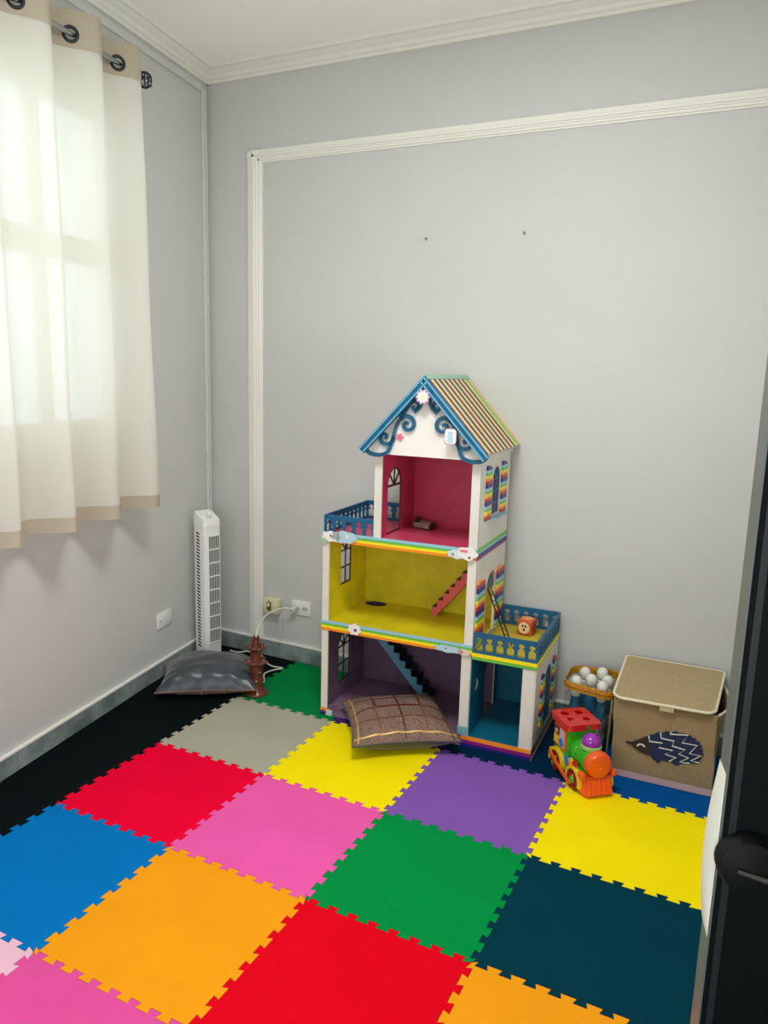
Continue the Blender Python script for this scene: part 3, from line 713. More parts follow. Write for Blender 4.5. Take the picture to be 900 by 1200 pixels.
stairs('staircase', 0.372, Z1, 0.638, 0.755, 10, 0.335, 0.405, mat('coral_stair', (228, 96, 104), 0.4), mat('dark_step', (60, 26, 30), 0.5))
stairs('staircase', 0.385, 0.014, 0.065, 0.375, 11, 0.30, 0.385, mat('blue_stair', (96, 150, 176), 0.4), mat('dark_step_blue', (26, 26, 34), 0.5))

# gable and roof
UC = (TL+W)/2
GE = 1.184
gab = [(TL-0.01, Z3-0.012), (W+0.01, Z3-0.012), (W+0.01, Z3+0.014), (UC, ZAP-0.022), (TL-0.01, Z3+0.014)]
P('gable', MB().plate(gab, 0.012, (), 'xz', -0.022), mat('gable_white', (236, 232, 222), 0.5), 'white front gable')
P('gable', MB().plate(gab, 0.012, (), 'xz', D-0.014), MDF_W, 'white rear gable')
HL = math.hypot(UC-(TL-0.03), ZAP-GE)
OF, OBk = -0.05, D+0.03
def slope_pt(side, s, off):
    """point on the roof slope: s from ridge down (0..1), off above the slope plane"""
    e = TL-0.03 if side < 0 else W+0.03
    d = Vector((e-UC, GE-ZAP)).normalized(); n = Vector((-d.y, d.x)) if side > 0 else Vector((d.y, -d.x))
    p = Vector((UC, ZAP)) + d*HL*s + n*off
    return p
def roof_bar(side, w0, w1, s0, s1, o0, o1, mt, name, label=None):
    pts = [slope_pt(side, s0, o0), slope_pt(side, s1, o0), slope_pt(side, s1, o1), slope_pt(side, s0, o1)]
    P(name, MB().plate([tuple(p) for p in pts], w1-w0, (), 'xz', w0), mt, label)
for side in (1, -1):
    roof_bar(side, OF, OBk, 0, 1, -0.010, 0, MDF_W, 'roof_panel')
    seq = []
    while sum(q for _, q in seq) < 40: seq += [('violet', 2.0), ('redor', 1.0), ('cream', 1.5), (('gold', 'mint', 'gold')[len(seq)//4 % 3], 1.0)]
    seq += [('green', 3.0), ('gold', 1.0), ('peach', 1.5)]
    tot = sum(q for _, q in seq); pos = 0.0
    for k, (c, q) in enumerate(seq):
        w0 = OF+(OBk-OF)*pos/tot; pos += q; w1 = OF+(OBk-OF)*pos/tot
        roof_bar(side, w0, w1, 0.0, 1.0+0.003*(k % 2), 0.0, 0.0042 if c == 'violet' else 0.003, RB[c], 'roof_stripe')
P('ridge_cap', MB().plate([(UC-0.012, ZAP-0.008), (UC, ZAP+0.006), (UC+0.012, ZAP-0.008), (UC+0.012, ZAP-0.004), (UC, ZAP+0.010), (UC-0.012, ZAP-0.004)], OBk-OF, (), 'xz', OF), mat('ridge_green', (150, 186, 160), 0.5), 'pale green ridge strip')
# blue scrolled bargeboards
def cr(px, py, sgn): return (UC+sgn*(px-325)/1162.0, 1.459-(py-50)/1162.0)
def csp(P2, n=8):
    return [(p.x, p.y) for p in spl([(a, b, 0) for a, b in P2], n)]
SC = [[(38, 382), (62, 402), (110, 405), (148, 388), (166, 345), (178, 300), (192, 258), (214, 234)],
      [(176, 318), (165, 345), (140, 354), (116, 345), (110, 322), (126, 308), (141, 318), (134, 331)],
      [(204, 240), (232, 224), (260, 232), (272, 256), (260, 280), (236, 284), (222, 268), (230, 252), (245, 258)],
      [(206, 232), (232, 192), (252, 166), (274, 156), (290, 170), (284, 190), (266, 190), (264, 176)],
      [(270, 205), (296, 180), (310, 150), (322, 110)]]
for sg in (1, -1):
    e = TL-0.034 if sg > 0 else W+0.034
    d = Vector((e-UC, GE-ZAP)).normalized()
    a = Vector((UC, ZAP-0.016)) - d*0.010; b = a + d*(HL+0.012)
    m = MB(); m.strip([tuple(a), tuple(b)], 0.030, 0.010, 'xz', OF-0.012); bb = P('bargeboard', m, SCROLLB, 'blue scrolled bargeboard')
    for off, ww in ((0.010, 0.005), (-0.010, 0.005)):
        n = Vector((-d.y, d.x)); m = MB(); m.strip([tuple(a+n*off), tuple(b+n*off)], ww, 0.004, 'xz', OF-0.016); m.build('moulding', mat('scroll_highlight', (104, 178, 206), 0.3), bb)  # pale strips paint the highlight along the board edges
    for q in SC:
        m = MB(); pts = csp([cr(x, y, sg) for x, y in q]); n_ = len(pts)
        m.strip(pts, [0.0165-0.006*i/n_ for i in range(n_)], 0.008, 'xz', -0.034); m.build('scroll', SCROLLB, bb)
# stickers
ST_W = mat('sticker_white', (236, 234, 228), 0.45); ST_B = mat('sticker_blue', (176, 208, 220), 0.45); DOT = mat('sticker_ink', (60, 50, 60), 0.5); STPINK = mat('sticker_pink', (232, 120, 140), 0.45); STMAU = mat('sticker_mauve', (170, 110, 160), 0.45); STY = mat('sticker_yellow', (240, 228, 150), 0.45)
def sticker(name, outline, y, mt, label, subs=()):
    o = P(name, MB().plate(outline, 0.002, (), 'xz', y), mt, label)
    for k, (nm, ol, mm_) in enumerate(subs):
        q = MB(); q.plate(ol, 0.0012+0.0007*k, (), 'xz', y-0.0012-0.0007*k); q.build(nm, mm_, o)
YF = OF-0.014
sticker('flower_sticker', blob(0.4505, 1.386, 0.027, 0.027, 10, 0.10, 80), YF-0.003, mat('sticker_mauve_pale', (196, 150, 190), 0.45), 'white and mauve flower at the gable top',
        [('petals', blob(0.4505, 1.386, 0.0205, 0.0205, 10, 0.16, 80), ST_W), ('flower_centre', circ(0.4505, 1.386, 0.009), STY)])
P('flower_back', MB().box(0.437, 0.464, YF-0.002, YF+0.006, 1.376, 1.396), SCROLLB)
sticker('flower_sticker', blob(0.345, 1.226, 0.014, 0.014, 5, 0.22, 40), -0.0245, STPINK, 'small pink flower on the gable', [('flower_centre', circ(0.345, 1.226, 0.004), STMAU)])
sticker('bear_sticker', blob(0.566, 1.245, 0.026, 0.033, 4, -0.10, 48), YF-0.003, STMAU, 'pale blue bear shaped sticker',
        [('bear_border', blob(0.566, 1.245, 0.0235, 0.030, 4, -0.10, 48), ST_W), ('bear_head', blob(0.566, 1.255, 0.0105, 0.010, 3, 0.12, 40, -1.6), ST_B), ('bear_body', blob(0.566, 1.235, 0.0125, 0.0125, 4, 0.16, 40, PI), ST_B)])
P('sticker_pad', MB().box(0.556, 0.576, YF-0.002, -0.02, 1.24, 1.25), ST_W)
def cloud(cx, cz, a, b, mt, label, extra=()):
    sticker('cloud_sticker', blob(cx, cz, a, b, 7, 0.09, 64, cx*9), -0.011, mt, label, extra)
cloud(0.105, 0.80, 0.058, 0.025, ST_B, 'pale blue cloud sticker at the upper left', [('heart', blob(0.118, 0.803, 0.006, 0.008, 3, 0.2, 24, 1.6), ST_W)])
cloud(0.048, 0.797, 0.045, 0.022, ST_W, 'white cloud sticker at the upper left corner', [('eye', circ(0.043, 0.80, 0.004, 10), DOT)])
cloud(0.012, 0.775, 0.013, 0.011, mat('sticker_green', (150, 196, 150), 0.5), 'small green sticker at the upper left corner')
cloud(0.598, 0.789, 0.044, 0.018, mat('sticker_mint', (206, 226, 222), 0.5), 'mint cloud sticker left of the upper right cloud', [('star', blob(0.577, 0.787, 0.005, 0.005, 5, 0.25, 30), STMAU)])
sticker('cloud_sticker', blob(0.636, 0.797, 0.040, 0.026, 5, 0.10, 64, 0.5), -0.014, ST_W, 'white cloud sticker at the upper right corner', [('eye', circ(0.645, 0.782, 0.0045, 10), DOT), ('bow', blob(0.622, 0.806, 0.012, 0.007, 2, 0.35, 30), STPINK)])
cloud(0.160, 0.412, 0.030, 0.024, ST_W, 'white cloud sticker on the middle floor edge', [('star', blob(0.165, 0.41, 0.006, 0.006, 5, 0.25, 30), DOT)])
cloud(0.575, 0.400, 0.060, 0.014, ST_B, 'pale blue cloud sticker on the middle floor edge', [('eye', circ(0.565, 0.402, 0.003, 8), DOT)])
cloud(0.640, 0.398, 0.026, 0.013, mat('sticker_sand', (216, 206, 190), 0.5), 'sand cloud sticker on the divider', [('heart', blob(0.632, 0.398, 0.006, 0.006, 3, 0.2, 24), STPINK)])
P('corner_guard', MB().box(0.028, 0.058, -0.008, 0.004, 0.0, 0.024, 0.002), mat('pale_aqua', (196, 210, 204), 0.5), 'pale patch at the left foot')
P('corner_guard', MB().box(W-0.046, W-0.004, -0.0035, 0.002, 0.045, 0.085, 0.002), mat('aqua_patch', (120, 170, 176), 0.5), 'aqua patch at the foot of the divider')
for k in range(12):
    x = 0.40+0.2*random.random(); z = 0.85+0.22*random.random()
    P('bead', MB().lathe([(0.0005, -0.002), (0.0025, -0.001), (0.0005, 0)], 8, (x, D-0.012, z), 'y'), mat('bead_pale', (236, 150, 170), 0.4))

def house_pt(u, w, z):
    return (OX+u*math.cos(TH)-w*math.sin(TH), OY+u*math.sin(TH)+w*math.cos(TH), z)
# toy ladder, toy bed, toy cube
ld = thing('toy_ladder', 'thin dark blue toy ladder leaning on the dollhouse terrace door', 'ladder', house_pt(0.748, 0.165, 0.398), TH)
LDM = mat('ladder_blue', (20, 30, 62), 0.4)
for wv in (-0.016, 0.016):
    m = MB(); m.tube([(0.028+wv*0.8, -wv*0.6, 0.002), (-0.048+wv*0.8, -wv*0.6-0.055, 0.232)], 0.003, 6); m.build('rail', LDM, ld)
for k in range(9):
    t = (k+0.7)/9.5
    m = MB(); c0 = Vector((0.028-0.08*t, -0.055*t, 0.002+0.23*t)); m.tube([c0+Vector((-0.0128, 0.0096, 0)), c0+Vector((0.0128, -0.0096, 0))], 0.0016, 6); m.build('rung', LDM, ld)
bed = thing('toy_bed', 'tiny silver and brown toy bed in the pink room', 'toy bed', house_pt(0.325, 0.335, 0.8005), TH-0.25)
BEDM = mat('bed_silver', (168, 158, 140), 0.4, metal=0.4); BEDD = mat('bed_brown', (84, 58, 44), 0.6)
m = MB(); m.box(-0.04, 0.04, -0.024, 0.024, 0.008, 0.016); m.build('bed_base', BEDD, bed)
for x in (-0.042, 0.042):
    m = MB(); m.plate(arch(0, 0.056, 0.0, 0.048 if x < 0 else 0.032), 0.004, (), 'yz', x-0.002); m.build('headboard' if x < 0 else 'footboard', BEDD, bed)
for y in (-0.026, 0.024):
    m = MB(); m.box(-0.04, 0.04, y, y+0.003, 0.005, 0.027); m.build('side_board', BEDM, bed)
m = MB(); m.box(-0.038, 0.038, -0.023, 0.023, 0.016, 0.022, 0.002); m.build('mattress', mat('bed_linen', (206, 196, 176), 0.8), bed)
dc = thing('toy_cube', 'orange toy cube with a simple face on the annex terrace', 'toy cube', house_pt(0.805, 0.335, 0.3975), TH-0.12)
CUBE = mat('cube_orange', (214, 92, 52), 0.45, noise=0.15, nscale=40); CREAMC = mat('cube_cream', (244, 206, 160), 0.5)
m = MB(); m.box(-0.033, 0.033, -0.033, 0.033, 0, 0.066, 0.008, 3); m.build('block', CUBE, dc)
m = MB(); m.plate(circ(0, 0.032, 0.025, 24), 0.002, (), 'xz', -0.0345); f_ = m.build('face_disc', CREAMC, dc)
for x, z, r, sy in ((-0.006, 0.041, 0.0038, 1.3), (0.006, 0.041, 0.0038, 1.3), (0.0, 0.025, 0.0042, 1.3)):
    m = MB(); m.plate(circ(x, z, r, 12, sy), 0.0012, (), 'xz', -0.0355); m.build('face_dot', DARKHOLE, f_)
m = MB(); m.plate(circ(0, 0, 0.024, 20), 0.002, (), 'xy', 0.0648); f2 = m.build('top_disc', mat('cube_peach', (236, 168, 96), 0.5), dc)
for x in (-0.008, 0.006):
    m = MB(); m.plate(circ(x, -0.006, 0.003, 10, 0.7), 0.0012, (), 'xy', 0.0666); m.build('face_dot', DARKHOLE, f2)
m = MB(); m.plate(circ(0, 0.032, 0.02, 20), 0.002, (), 'yz', 0.0325); m.build('side_disc', mat('cube_red', (176, 50, 40), 0.5), dc)

# ------------------------------------------------------------------ toy train
TG = mat('train_green', (58, 172, 30), 0.25, coat=0.3); TR = mat('train_red', (206, 22, 22), 0.25, coat=0.3); TO = mat('train_orange', (240, 92, 14), 0.28, coat=0.3); TY = mat('train_yellow', (238, 196, 30), 0.3); TP = mat('train_purple', (150, 40, 170), 0.18, coat=0.5); TB = mat('train_blue', (40, 130, 205), 0.3)
DKR = mat('train_dark_red', (110, 16, 20), 0.4)
tr = thing('toy_train', 'green red and orange plastic toy train engine', 'toy train', (1.050, 0.545, 0), -0.866); tr.scale = (1.05, 1.05, 1.03)
# local x = forward, -y = the flank seen
m = MB(); m.box(-0.125, 0.095, -0.052, 0.052, 0.028, 0.078, 0.008, 2); m.build('chassis', TG, tr)
m = MB(); m.box(-0.125, -0.018, -0.053, 0.053, 0.07, 0.188, 0.006, 2); m.build('cab', TG, tr)
m = MB(); m.lathe([(0.020, -0.03), (0.046, -0.03), (0.046, 0.0), (0.049, 0.002), (0.049, 0.012), (0.046, 0.014), (0.046, 0.09), (0.02, 0.09)], 28, (0, 0, 0.108), 'x'); m.build('boiler', TG, tr)
# roof with four shape holes
def rrect(a, b, r): return rsq(a, b, r)
rc = [(x-0.072, y) for x, y in rrect(0.068, 0.066, 0.016)]
shp = [circ(-0.103, -0.028, 0.016, 14), [(-0.058+0.017, -0.028-0.012), (-0.058, -0.028+0.018), (-0.058-0.017, -0.028-0.012)], [(-0.103-0.014, 0.012), (-0.103+0.014, 0.012), (-0.103+0.014, 0.04), (-0.103-0.014, 0.04)], blob(-0.048, 0.028, 0.014, 0.014, 5, 0.2, 30)]
m = MB(); m.plate(rc, 0.014, shp, 'xy', 0.196); m.plate(rc, 0.010, (), 'xy', 0.186, bev=0.002); rf = m.build('roof', TR, tr)
for s_ in shp:
    m = MB(); m.plate(s_, 0.0006, (), 'xy', 0.1962); m.build('shape_hole', DARKHOLE, rf)
m = MB(); m.lathe([(0.03, 0.138), (0.036, 0.143), (0.036, 0.152), (0.03, 0.156)], 24, (0.045, 0, 0.006)); m.build('dome_collar', mat('collar_lime', (150, 200, 90), 0.3), tr)
m = MB(); m.lathe([(0.031, 0.153), (0.033, 0.163), (0.031, 0.176), (0.022, 0.188), (0.010, 0.193), (0.001, 0.194)], 24, (0.045, 0, 0.006)); m.build('dome', TP, tr)
m = MB(); m.lathe([(0.03, 0.082), (0.046, 0.084), (0.048, 0.09), (0.048, 0.104), (0.042, 0.114), (0.028, 0.119), (0.002, 0.12)], 30, (0, 0, 0.112), 'x'); m.build('boiler_front', TO, tr)
m = MB(); m.lathe([(0.002, 0.117), (0.009, 0.118), (0.007, 0.125), (0.002, 0.127)], 14, (0, 0, 0.104), 'x'); m.build('nose_knob', TO, tr)
# cowcatcher
m = MB()
A = [(0.086, -0.052, 0.072), (0.086, 0.052, 0.072), (0.110, 0.044, 0.070), (0.110, -0.044, 0.070)]; Bq = [(0.080, -0.062, 0.008), (0.080, 0.062, 0.008), (0.127, 0.052, 0.008), (0.127, -0.052, 0.008)]
va = [m._v(p) for p in A]; vb = [m._v(p) for p in Bq]
m.face(va); m.face(vb[::-1])
for k in range(4): m.face([va[k], va[(k+1) % 4], vb[(k+1) % 4], vb[k]])
bmesh.ops.bevel(m.bm, geom=list(m.bm.edges), offset=0.006, segments=2, affect='EDGES')
cc = m.build('cowcatcher', TO, tr)
for k in range(5):
    y = -0.04+0.02*k
    m = MB(); m.tube([(0.110, y*0.92, 0.066), (0.127, y, 0.014)], 0.0045, 8); m.build('cowcatcher_rib', TO, cc)
m = MB(); m.box(0.083, 0.115, -0.054, 0.054, 0.066, 0.074, 0.003); m.build('bumper_beam', mat('train_orange_dark', (206, 70, 16), 0.35), tr)
for sy in (-1, 1):
    m = MB(); m.lathe([(0.002, -0.016), (0.010, -0.014), (0.012, 0), (0.010, 0.010), (0.002, 0.013)], 14, (0.100, sy*0.058, 0.080), 'x'); m.build('lamp', TO, tr)
    for wx, r in ((-0.082, 0.036), (0.047, 0.034)):
        m = MB(); y = sy*0.054
        m.lathe([(0.004, 0), (r, 0), (r, sy*0.012), (r*0.8, sy*0.014), (r*0.76, sy*0.010), (0.004, sy*0.010)], 26, (wx, y, r), 'y'); wh = m.build('wheel', DKR, tr)
        m = MB(); m.lathe([(0.003, sy*0.010), (0.014, sy*0.010), (0.012, sy*0.016), (0.003, sy*0.017)], 16, (wx, y, r), 'y'); m.build('hub', TG, wh)
        for k in range(5):
            a = k*2*PI/5
            m = MB(); m.strip([(wx+0.012*math.cos(a), r+0.012*math.sin(a)), (wx+0.027*math.cos(a), r+0.027*math.sin(a))], 0.006, sy*0.004, 'xz', y+sy*0.010); m.build('spoke', TY if k % 2 else TR, wh)
        m = MB(); pts = [(wx+(r+0.010)*math.cos(a), r+(r+0.010)*math.sin(a)) for a in [PI*(-0.08)+PI*1.16*k/18 for k in range(19)]]
        m.strip(pts, 0.012, sy*0.014, 'xz', sy*0.052); m.build('fender', TY, tr)
    m = MB(); m.strip([(-0.108, 0.062), (-0.080, 0.050), (0.0, 0.030), (0.047, 0.022)], 0.012, sy*0.006, 'xz', sy*0.0705); m.build('coupling_rod', TO, tr)
    m = MB(); m.plate(rect(-0.116, -0.030, 0.098, 0.176), sy*0.005, (), 'xz', sy*0.053); wp = m.build('window_panel', TO, tr)
    m = MB(); m.plate(rect(-0.110, -0.077, 0.106, 0.136), sy*0.003, (), 'xz', sy*0.058); m.build('window_shutter', TY, wp)
    m = MB(); m.plate(rect(-0.110, -0.077, 0.139, 0.170), sy*0.003, (), 'xz', sy*0.058); m.build('window_picture', mat('picture_brown', (90, 48, 40), 0.4), wp)
    m = MB(); m.plate(circ(-0.0935, 0.152, 0.009, 14), sy*0.002, (), 'xz', sy*0.061); m.build('picture_bear', mat('picture_tan', (226, 170, 110), 0.4), wp)
    m = MB(); m.plate(rect(-0.070, -0.036, 0.104, 0.170), sy*0.003, (), 'xz', sy*0.058); m.build('window_light', mat('picture_pale', (200, 180, 190), 0.4), wp)
    m = MB(); m.plate(circ(-0.053, 0.124, 0.015, 18), sy*0.003, (), 'xz', sy*0.061); m.build('window_disc', TB, wp)
    for gx, gz, gm in ((-0.014, 0.074, TB), (0.016, 0.082, TY), (0.044, 0.086, TR)):
        m = MB(); m.plate(blob(gx, gz, 0.0145, 0.0145, 9, 0.14, 72), sy*0.008, (), 'xz', sy*0.0515); ge = m.build('gear', gm, tr)
        m = MB(); m.lathe([(0.001, 0), (0.005, 0), (0.004, sy*0.003), (0.001, sy*0.004)], 12, (gx, sy*0.0595, gz), 'y'); m.build('gear_pin', TO if gm is TY else gm, ge)
m = MB(); m.box(-0.142, -0.122, -0.02, 0.02, 0.034, 0.05, 0.003); m.box(-0.136, -0.122, -0.064, -0.044, 0.042, 0.066, 0.003); m.build('rear_hook', TY, tr)
m = MB(); m.lathe([(0.002, -0.004), (0.008, -0.003), (0.008, 0.004), (0.002, 0.005)], 12, (-0.006, 0.01, 0.197), 'x'); m.build('roof_button', mat('button_green', (50, 120, 50), 0.3), tr)

# ------------------------------------------------------------------ clear bag with yellow rim, bottles inside
BX, BY = 1.004, 0.855
bag = thing('toy_bag', 'clear plastic bag with a yellow rim full of bottles', 'bag', (BX, BY, 0), 0.05)
def bag_ring(z):
    k = 0.90+0.10*min(1, z/0.27); out = []
    for x, y in rsq(0.096*k, 0.098*k, 0.035, 5):
        out.append((x, y, z))
    return out
def rim_z(x, y): return 0.268 - 0.10*x*(1 if y < 0 else -0.5) + 0.05*(y+0.1)*1.0
m = MB(); n_ = len(bag_ring(0))
rows = []
for k in range(9):
    f = k/8; rows.append([m._v((x+0.004*math.sin(9*f+i), y+0.004*math.cos(7*f+i*1.7), 0.004+(rim_z(x, y)-0.004)*f)) for i, (x, y, z) in enumerate(bag_ring(0.27*f))])
for A_, B_ in zip(rows, rows[1:]):
    for i in range(n_): m.face([A_[i], A_[(i+1) % n_], B_[(i+1) % n_], B_[i]], True)
m.face(rows[0]); m.build('plastic_sheet', mix_mat('clear_plastic', clear_sheet((0.88, 0.88, 0.86), 0.07, 0.12)), bag, sharp=60)
m = MB(); YEL = mat('bag_yellow', (214, 156, 32), 0.4, noise=0.2, nscale=30)
R_ = bag_ring(0.27)
lo = [m._v((x*1.015, y*1.015, rim_z(x, y)-0.022)) for x, y, z in R_]; hi = [m._v((x*1.02, y*1.02, rim_z(x, y)+0.010)) for x, y, z in R_]; li = [m._v((x*0.985, y*0.985, rim_z(x, y)-0.022)) for x, y, z in R_]; hi2 = [m._v((x*0.985, y*0.985, rim_z(x, y)+0.010)) for x, y, z in R_]
for i in range(n_):
    j = (i+1) % n_
    for P0, Q0 in ((lo, hi), (hi, hi2), (hi2, li), (li, lo)): m.face([P0[i], P0[j], Q0[j], Q0[i]], True)
m.build('rim_band', YEL, bag)
m = MB(); m.tube([(x*1.025, y*1.025, rim_z(x, y)-0.006) for x, y, z in R_], 0.003, 6, closed=True); m.build('rim_piping', mat('bag_ochre', (176, 104, 24), 0.45), bag)
m = MB(); m.tube([(0.088, -0.086, 0.006), (0.092, -0.090, 0.12), (0.094, -0.092, 0.24)], 0.0035, 8); m.build('edge_piping', mat('bag_olive', (170, 150, 84), 0.5), bag)
BT = mat('bottle_teal', (40, 134, 170), 0.3, rgb2=(26, 92, 132), nscale=16); BW = mat('bottle_white', (226, 224, 214), 0.5); BLB = mat('bottle_label', (60, 46, 70), 0.45, rgb2=(190, 196, 206), nscale=26); BLT = mat('bottle_label_print', (220, 224, 230), 0.45)
spots = [(-0.052, -0.048, 'front left bottle with a white ball top in the clear bag'), (0.048, -0.054, 'front right bottle with a white ball top in the clear bag'), (-0.003, 0.004, 'middle bottle with a white ball top in the clear bag'),
         (0.058, 0.010, 'right middle bottle with a white ball top behind the front right one'), (0.030, 0.062, 'rear bottle with a white ball top against the back of the bag'), (-0.046, 0.056, 'rear left bottle with a white ball top in the clear bag')]
proto = None
for k, (x, y, lab) in enumerate(spots):
    loc = (BX+x, BY+y, 0.006+(0.012 if k in (4,) else 0))
    if proto is None:
        proto = thing('bottle', lab, 'bottle', loc, -0.6, 'bottles in the clear bag'); proto.scale = (0.8, 0.8, 1)
        m = MB(); m.lathe([(0.030, 0), (0.034, 0.006), (0.034, 0.03), (0.033, 0.11), (0.029, 0.155), (0.021, 0.19), (0.020, 0.215), (0.012, 0.216)], 22); m.build('body', BT, proto)
        m = MB(); m.lathe([(0.022, 0.208), (0.024, 0.216), (0.024, 0.236), (0.018, 0.240)], 22); m.build('neck', BW, proto)
        m = MB(); m.lathe([(0.012, 0.238), (0.024, 0.244), (0.029, 0.258), (0.028, 0.272), (0.020, 0.284), (0.008, 0.289), (0.001, 0.290)], 22); m.build('ball_top', BW, proto)
        m = MB(); m.lathe([(0.0335, 0.035), (0.0348, 0.036), (0.0340, 0.11), (0.0312, 0.140), (0.030, 0.1405)], 22); lb_ = m.build('label_sleeve', BLB, proto)
        m = MB()
        for q in range(9):
            a = -2.3+q*0.17; m.tube([(0.0338*math.cos(a), 0.0338*math.sin(a), 0.118), (0.0338*math.cos(a+0.06), 0.0338*math.sin(a+0.06), 0.126+0.004*(q % 3)), (0.0338*math.cos(a+0.12), 0.0338*math.sin(a+0.12), 0.118)], 0.0014, 5)
        m.build('label_print', BLT, lb_)
        root = proto
    else:
        root = proto.copy(); C.objects.link(root); root.location = loc; root['label'] = lab; root.rotation_euler = (0.02*(k % 3-1), 0.02*(k % 2), -0.6+0.4*k)
        for ch in list(proto.children):
            c = ch.copy(); C.objects.link(c); c.parent = root
            for g_ in ch.children:
                d_ = g_.copy(); C.objects.link(d_); d_.parent = c

# ------------------------------------------------------------------ fabric storage box
LIN = mat('linen_fabric', (158, 136, 104), 0.9, rgb2=(148, 126, 96), nscale=220, bump=0.4, bscale=500, spec=0.15, stretch=(1, 1, 0.3))
LINL = mat('linen_lid_fabric', (176, 156, 118), 0.9, rgb2=(164, 144, 108), nscale=200, bump=0.4, bscale=500, spec=0.15, stretch=(0.3, 1, 1))
PIPE = mat('cream_piping', (226, 214, 184), 0.7); PINKB = mat('faded_pink_band', (196, 164, 164), 0.8)
bx = thing('storage_box', 'beige linen storage box with a hedgehog print and cream piped lid', 'storage box', (1.140, 0.640, 0), 0.03)
BW_, BD_, BH_ = 0.352, 0.350, 0.312
m = MB()
def boxwall(s, f):
    """s around the perimeter 0..4, f height 0..1, softly bulging"""
    k = int(s) % 4; q = s-int(s); bl = 0.010*math.sin(PI*q)*math.sin(PI*min(1, f*1.05))
    z = 0.003+(BH_-0.003)*f
    if k == 0: p = (BW_*q, -0.35*bl, z)
    elif k == 1:
        e = 0.040*f**3*math.sin(PI*q)**0.8; p = (BW_+bl*0.5+e, BD_*q, z-0.012*f**4*math.sin(PI*q))
    elif k == 2: p = (BW_*(1-q), BD_+0.3*bl, z)
    else:
        e = 0.008*f**3*math.sin(PI*q)**0.7; p = (-bl*0.5-e, BD_*(1-q), z)
    w_ = 0.0016*math.sin(s*9+f*14)*math.sin(f*PI)
    return (p[0]+w_-0.012*f, p[1]+w_, p[2])
m.grid(lambda a, b: boxwall((a*4) % 4, b), 64, 16, wrap_u=True); m.box(0.004, BW_-0.004, 0.004, BD_-0.004, 0.003, 0.007)
bo = m.build('box_body', LIN, bx, sharp=50)
sm = bo.modifiers.new('thickness', 'SOLIDIFY'); sm.thickness = 0.004; sm.offset = -1
m = MB(); m.grid(lambda a, b: tuple(Vector(boxwall((a*4) % 4, 0.0+0.085*b)) + Vector(((-0.0022 if (a*4) % 4 >= 3 else (0.0022 if 1 <= (a*4) % 4 < 2 else 0)), (-0.0022 if (a*4) % 4 < 1 else 0.0), 0))), 64, 2, wrap_u=True); m.build('base_band', PINKB, bx, sharp=50)
m = MB(); m.tube([boxwall(1.04+0.92*k/20, 1.0) for k in range(21)], 0.0042, 8); m.build('rim_piping', PIPE, bx)
m = MB(); m.tube([boxwall(3.04+0.92*k/20, 1.0) for k in range(21)], 0.0042, 8); m.build('rim_piping', PIPE, bx)
# lid: rounded front corners, slightly domed, rising to the back
def lid_z(x, y): return 0.318 + 0.030*(y/BD_) + 0.005*math.sin(PI*x/BW_)*math.sin(PI*max(0, min(1, y/BD_))) - 0.004*math.sin(x*14)*max(0, 1-y/0.12)
def lid_outline(n=6):
    r = 0.035; x0, x1, y0, y1 = -0.016, BW_+0.002, -0.016, BD_+0.004
    shr = lambda L: [(x-0.020*max(0, (x-0.1)/0.25)*(1-y/BD_), y) for x, y in L]
    o_ = []
    for cx, cy, s in ((x1-0.012, y1-0.012, 0), (x0+0.012, y1-0.012, 1)):
        o_ += [(cx+0.012*math.cos((s+k/n)*PI/2), cy+0.012*math.sin((s+k/n)*PI/2)) for k in range(n+1)]
    for cx, cy, s in ((x0+r, y0+r, 2), (x1-r, y0+r, 3)):
        o_ += [(cx+r*math.cos((s+k/n)*PI/2), cy+r*math.sin((s+k/n)*PI/2)) for k in range(n+1)]
    return shr(o_)
LO = lid_outline(); cxl, cyl = BW_/2-0.006, BD_/2-0.006
m = MB()
rings = []
for f in (1.0, 0.97, 0.85, 0.6, 0.3):
    rings.append([m._v((cxl+(x-cxl)*f, cyl+(y-cyl)*f, lid_z(cxl+(x-cxl)*f, cyl+(y-cyl)*f)+0.005)) for x, y in LO])
cv = m._v((cxl, cyl, lid_z(cxl, cyl)+0.005)); nl = len(LO)
for A_, B_ in zip(rings, rings[1:]):
    for i in range(nl): m.face([A_[i], A_[(i+1) % nl], B_[(i+1) % nl], B_[i]], True)
for i in range(nl): m.face([rings[-1][i], rings[-1][(i+1) % nl], cv], True)
lid = m.build('lid', LINL, bx, sharp=60); sm = lid.modifiers.new('thickness', 'SOLIDIFY'); sm.thickness = 0.008; sm.offset = -1
m = MB(); m.tube([(x, y, lid_z(x, y)+0.001) for x, y in LO], 0.0055, 8, closed=True); m.build('piping', PIPE, lid)
m = MB(); m.box(0.150, 0.198, -0.021, -0.016, 0.298, 0.314, 0.001); tag(m.build('pull_tab', mat('tab_fabric', (190, 174, 142), 0.8), bx), 'pale fabric pull tab')
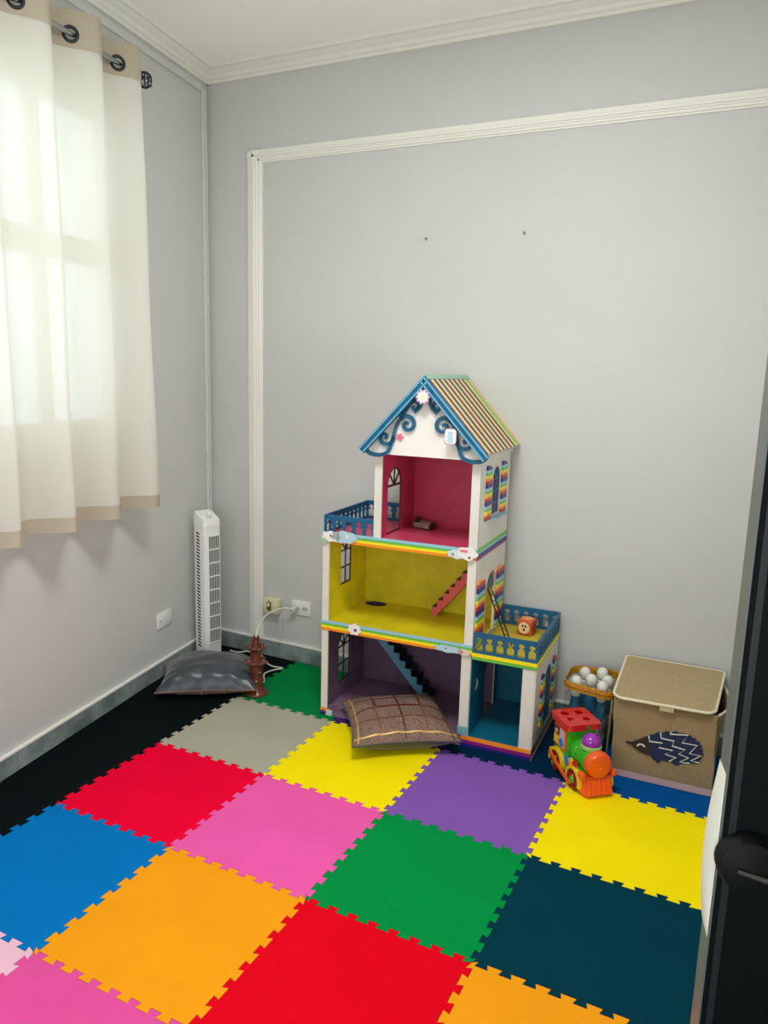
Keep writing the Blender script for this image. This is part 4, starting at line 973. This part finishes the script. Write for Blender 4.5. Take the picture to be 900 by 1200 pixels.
# hedgehog print: thin cloth appliqué
NAVY = mat('hedgehog_navy', (24, 36, 78), 0.8); HBR = mat('hedgehog_brown', (48, 30, 30), 0.8); PW = mat('print_white', (232, 230, 222), 0.8)
def hx(px, py):   # crop pixels (5 per photo pixel) to box front coordinates
    return (0.042+(px-160)*0.2658/448 , 0.141-(py-602)*0.000617+ (px-160)*0.000165)
def hp(L): return [hx(*p) for p in L]
body = hp([(290, 560), (330, 552), (345, 540), (372, 548), (395, 538), (420, 548), (445, 540), (468, 555), (492, 556), (508, 572), (530, 570), (540, 586), (560, 592), (562, 606), (584, 614), (582, 628), (600, 640), (594, 655), (608, 668), (602, 682), (612, 694), (598, 706), (604, 722), (590, 730), (598, 745), (575, 748), (540, 746), (500, 745), (484, 757), (460, 757), (440, 738), (400, 728), (370, 724), (352, 727), (330, 716), (322, 700), (310, 688), (300, 650), (285, 600)])
yfr = -0.006
hg = MB().plate(body, 0.002, (), 'xz', yfr).build('hedgehog_print', NAVY, bx); hg['label'] = 'navy hedgehog printed on the box front'
MB().plate(hp([(160, 590), (178, 594), (196, 598), (240, 582), (286, 562), (292, 600), (304, 650), (312, 688), (290, 684), (250, 664), (215, 636), (190, 612), (168, 606)]), 0.002, (), 'xz', yfr-0.0006).build('hedgehog_face', HBR, hg)
MB().strip(csp(hp([(232, 628), (236, 618), (252, 614), (268, 622), (276, 634)]), 4), [0.002]+[0.005]*15+[0.002], 0.001, 'xz', yfr-0.0016).build('hedgehog_eye', PW, hg)
for zz in ([(294, 562), (302, 598), (376, 612), (358, 640), (440, 662), (398, 684), (462, 708), (424, 730)],
           [(360, 545), (366, 580), (442, 602), (432, 632), (508, 660), (474, 684), (532, 712), (484, 736), (540, 746)],
           [(420, 542), (412, 556), (518, 568), (486, 614), (572, 634), (534, 684), (598, 700), (546, 730), (594, 744)]):
    MB().strip(hp(zz), 0.0042, 0.001, 'xz', yfr-0.0012).build('zigzag_line', PW, hg)
for px in (360, 472):
    MB().plate([(hx(px, 735)[0]+0.009*math.cos(a), hx(px, 722)[1]-0.004+0.006*math.sin(a)) for a in [2*PI*k/12 for k in range(12)]], 0.002, (), 'xz', yfr+0.0002).build('hedgehog_foot', NAVY, hg)

# ------------------------------------------------------------------ dark door at the right
DOORM = mat('dark_door_paint', (4, 9, 12), 0.55, spec=0.14, noise=0.2, nscale=4)
dvec = Vector((0.9747, 0.2236, 0))
dr = MB(); dr.box(0, 0.90, 0, 0.035, 0.012, 2.08, 0.0015)
door = struct(dr.build('door_1', DOORM, loc=(1.5335, -1.452, 0), rz=math.atan2(dvec.y, dvec.x)), 'near-black open door at the right edge')
m = MB(); m.box(-0.0016, 0.0, 0.003, 0.033, 0.02, 2.075); tag(m.build('edge_strip', mat('grey_edge', (112, 118, 114), 0.35, metal=0.3), door), 'grey edge strip')  # lighter grey strip along the closing edge
m = MB(); m.box(0.004, 0.010, -0.0015, 0.0, 0.02, 2.075); tag(m.build('edge_moulding', mat('dark_grey_edge', (22, 28, 30), 0.4), door), 'dark grey bead')
# white finger grip on the closing edge
m = MB(); n_ = 22
def grip(a, b):
    z = 0.968+0.166*b; f = math.sin(PI*b)**0.7; ang = PI*a
    return (-0.0016-0.0085*f*math.sin(ang)**0.8-0.0004, 0.019-0.015*math.cos(ang), z)
m.grid(grip, 12, n_); m.M = Matrix.Identity(4); tag(m.build('edge_grip', mat('grip_white', (216, 216, 200), 0.45), door, sharp=80), 'white curved grip on the door edge')
m = MB(); m.lathe([(0.004, 0), (0.027, 0), (0.027, -0.010), (0.024, -0.016), (0.012, -0.020), (0.004, -0.021)], 26, (0.0215, 0, 1.058), 'y'); kn = m.build('knob_rose', mat('knob_black', (8, 12, 12), 0.6, spec=0.2), door)
m = MB(); m.tube([(0.010, -0.022, 1.058), (0.040, -0.022, 1.052)], [0.002, 0.003], 10); tag(m.build('glint_bar', mat('knob_grey', (92, 94, 88), 0.3, metal=0.8), kn), 'grey bar standing in for a glint on the knob')  # grey bar put in for the light streak on the knob
